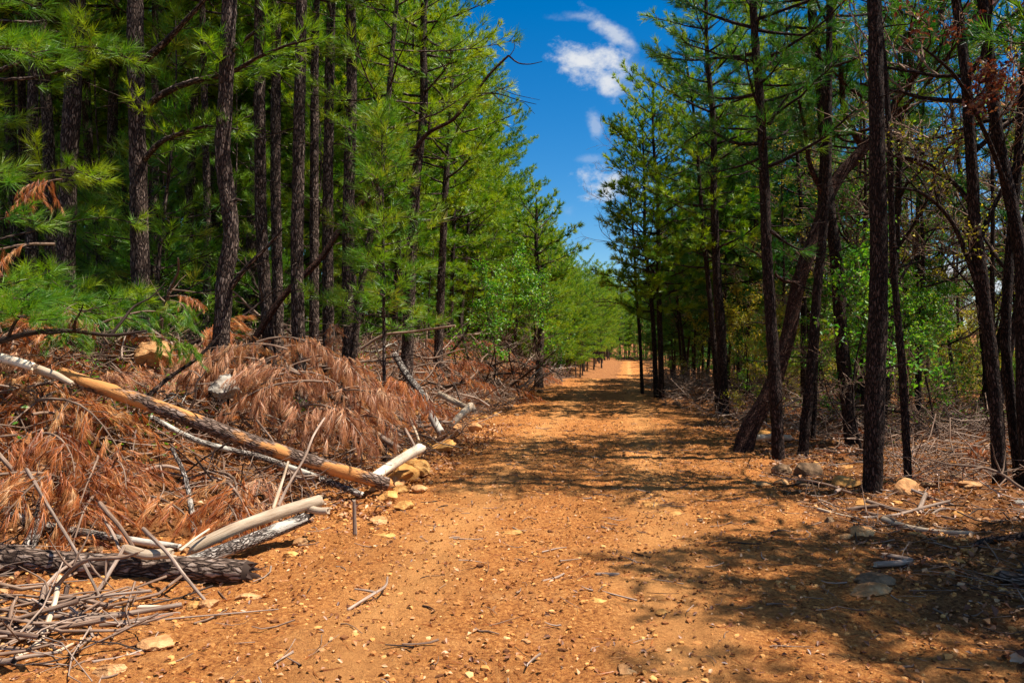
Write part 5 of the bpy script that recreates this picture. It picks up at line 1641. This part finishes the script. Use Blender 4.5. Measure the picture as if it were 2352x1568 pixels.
    for n, fy, fu, smin, smax in [(24000, lambda n: 2.3 + 14 * rng.uniform(size=n) ** 1.5, lambda y: -3.9 + 6.6 * rng.uniform(size=len(y)), 0.003, 0.028),
                                  (5000, lambda n: 3.0 + 15 * rng.uniform(size=n) ** 1.4, lambda y: road_l(y) - 0.1 - 1.2 * (y < 6.5) + rng.normal(size=len(y)) * 0.35, 0.006, 0.034),
                                  (3500, lambda n: 2.8 + 15 * rng.uniform(size=n) ** 1.4, lambda y: road_r(y) + 0.5 + np.abs(rng.normal(size=len(y))) * 0.8, 0.006, 0.03),
                                  (3500, lambda n: 14 + 20 * rng.uniform(size=n), lambda y: -3.2 + 5.0 * rng.uniform(size=len(y)), 0.01, 0.035)]:
        P, u = scatter_points(rng, n, fy, fu)
        s = smin + (smax - smin) * rng.uniform(size=n) ** 4
        sc = s[:, None] * rng.uniform(0.6, 1.3, (n, 3))
        a = rng.uniform(0, 6.28, n); ca, sa = np.cos(a), np.sin(a)
        v = IV[None] * sc[:, None]
        v = np.stack([v[..., 0] * ca[:, None] - v[..., 1] * sa[:, None], v[..., 0] * sa[:, None] + v[..., 1] * ca[:, None], v[..., 2]], -1)
        P[:, 2] += s * 0.15
        V = (v + P[:, None]).reshape(-1, 3)
        F = (IF[None] + (np.arange(n) * len(IV))[:, None, None]).reshape(-1, 3)
        mb.add(V, F, None, np.repeat(rng.uniform(0, 1, n), len(IV)))
    o = mb.build('gravel', [M['gravel']], smooth=False)
    tag(o, 'orange gravel and small clods strewn over the dirt road', 'gravel', None, 'stuff')
    # fallen needles
    mb = MB()
    for n, fy, fu, lift, mi in [(4500, lambda n: 5 + 16 * rng.uniform(size=n), lambda y: road_l(y) - 0.6 - 1.3 * (y < 7.5) - 5.5 * rng.uniform(size=len(y)), 0.16, 0),
                                (1500, lambda n: 2.5 + 14 * rng.uniform(size=n) ** 1.4, lambda y: -3.5 + 7.5 * rng.uniform(size=len(y)), 0.003, 1),
                                (1500, lambda n: 8 + 18 * rng.uniform(size=n), lambda y: road_r(y) + 0.8 + 7 * rng.uniform(size=len(y)), 0.06, 0)]:
        P, u = scatter_points(rng, n, fy, fu)
        P[:, 2] += 0.004 + lift * rng.uniform(size=n)
        d = rng.normal(size=(n, 3)); d[:, 2] = d[:, 2] * 0.15 - 0.05
        if lift > 0.01:
            needles(mb, P, d, rng, 18, 0.15, 0.004, spread=(0.1, 0.7), tint0=0, tint1=1)
        else:
            needles(mb, P, d * [1, 1, 0.1], rng, 5, 0.10, 0.003, spread=(0.0, 0.3), tint0=0, tint1=1)
    tag(mb.build('fallen_needles', [M['brown'], M['twig_dark']]), 'rust-brown fallen pine needles matted over the banks', 'pine needles', None, 'stuff')
    # green weeds
    mb = MB()
    for n, fy, fu in [(1500, lambda n: 10 + 16 * rng.uniform(size=n), lambda y: 3.5 + 8 * rng.uniform(size=len(y))), (700, lambda n: 7 + 12 * rng.uniform(size=n), lambda y: -4.5 - 6 * rng.uniform(size=len(y)))]:
        P, u = scatter_points(rng, n, fy, fu)
        keep = fbm(P[:, 0] * 0.7, P[:, 1] * 0.7, 71, 3) > 0.05
        P = np.repeat(P[keep], 10, 0)
        P = P + rng.normal(size=P.shape) * np.array([0.12, 0.12, 0.0]); P[:, 2] += 0.35 * rng.uniform(size=len(P)) ** 1.3
        leaves(mb, P, rng, 0.05, 0, 0.4)
    tag(mb.build('weeds', [M['leaf_green']]), 'low green weeds and seedlings on the forest floor', 'weeds', None, 'stuff')


def mat_gravel():
    m, nt, out = new_mat('gravel_stone')
    t = NT(nt)
    at = t.n('ShaderNodeAttribute', attribute_name='tint')
    col = t.ramp(at.outputs['Fac'], [(0.0, (0.10, 0.040, 0.018)), (0.3, (0.34, 0.135, 0.045)), (0.7, (0.58, 0.26, 0.075)), (0.97, (0.68, 0.35, 0.12)), (1.0, (0.76, 0.46, 0.20))])
    finish(t, out, col, None, 0.9, 0.1)
    return m


M['gravel'] = mat_gravel()
build_litter()
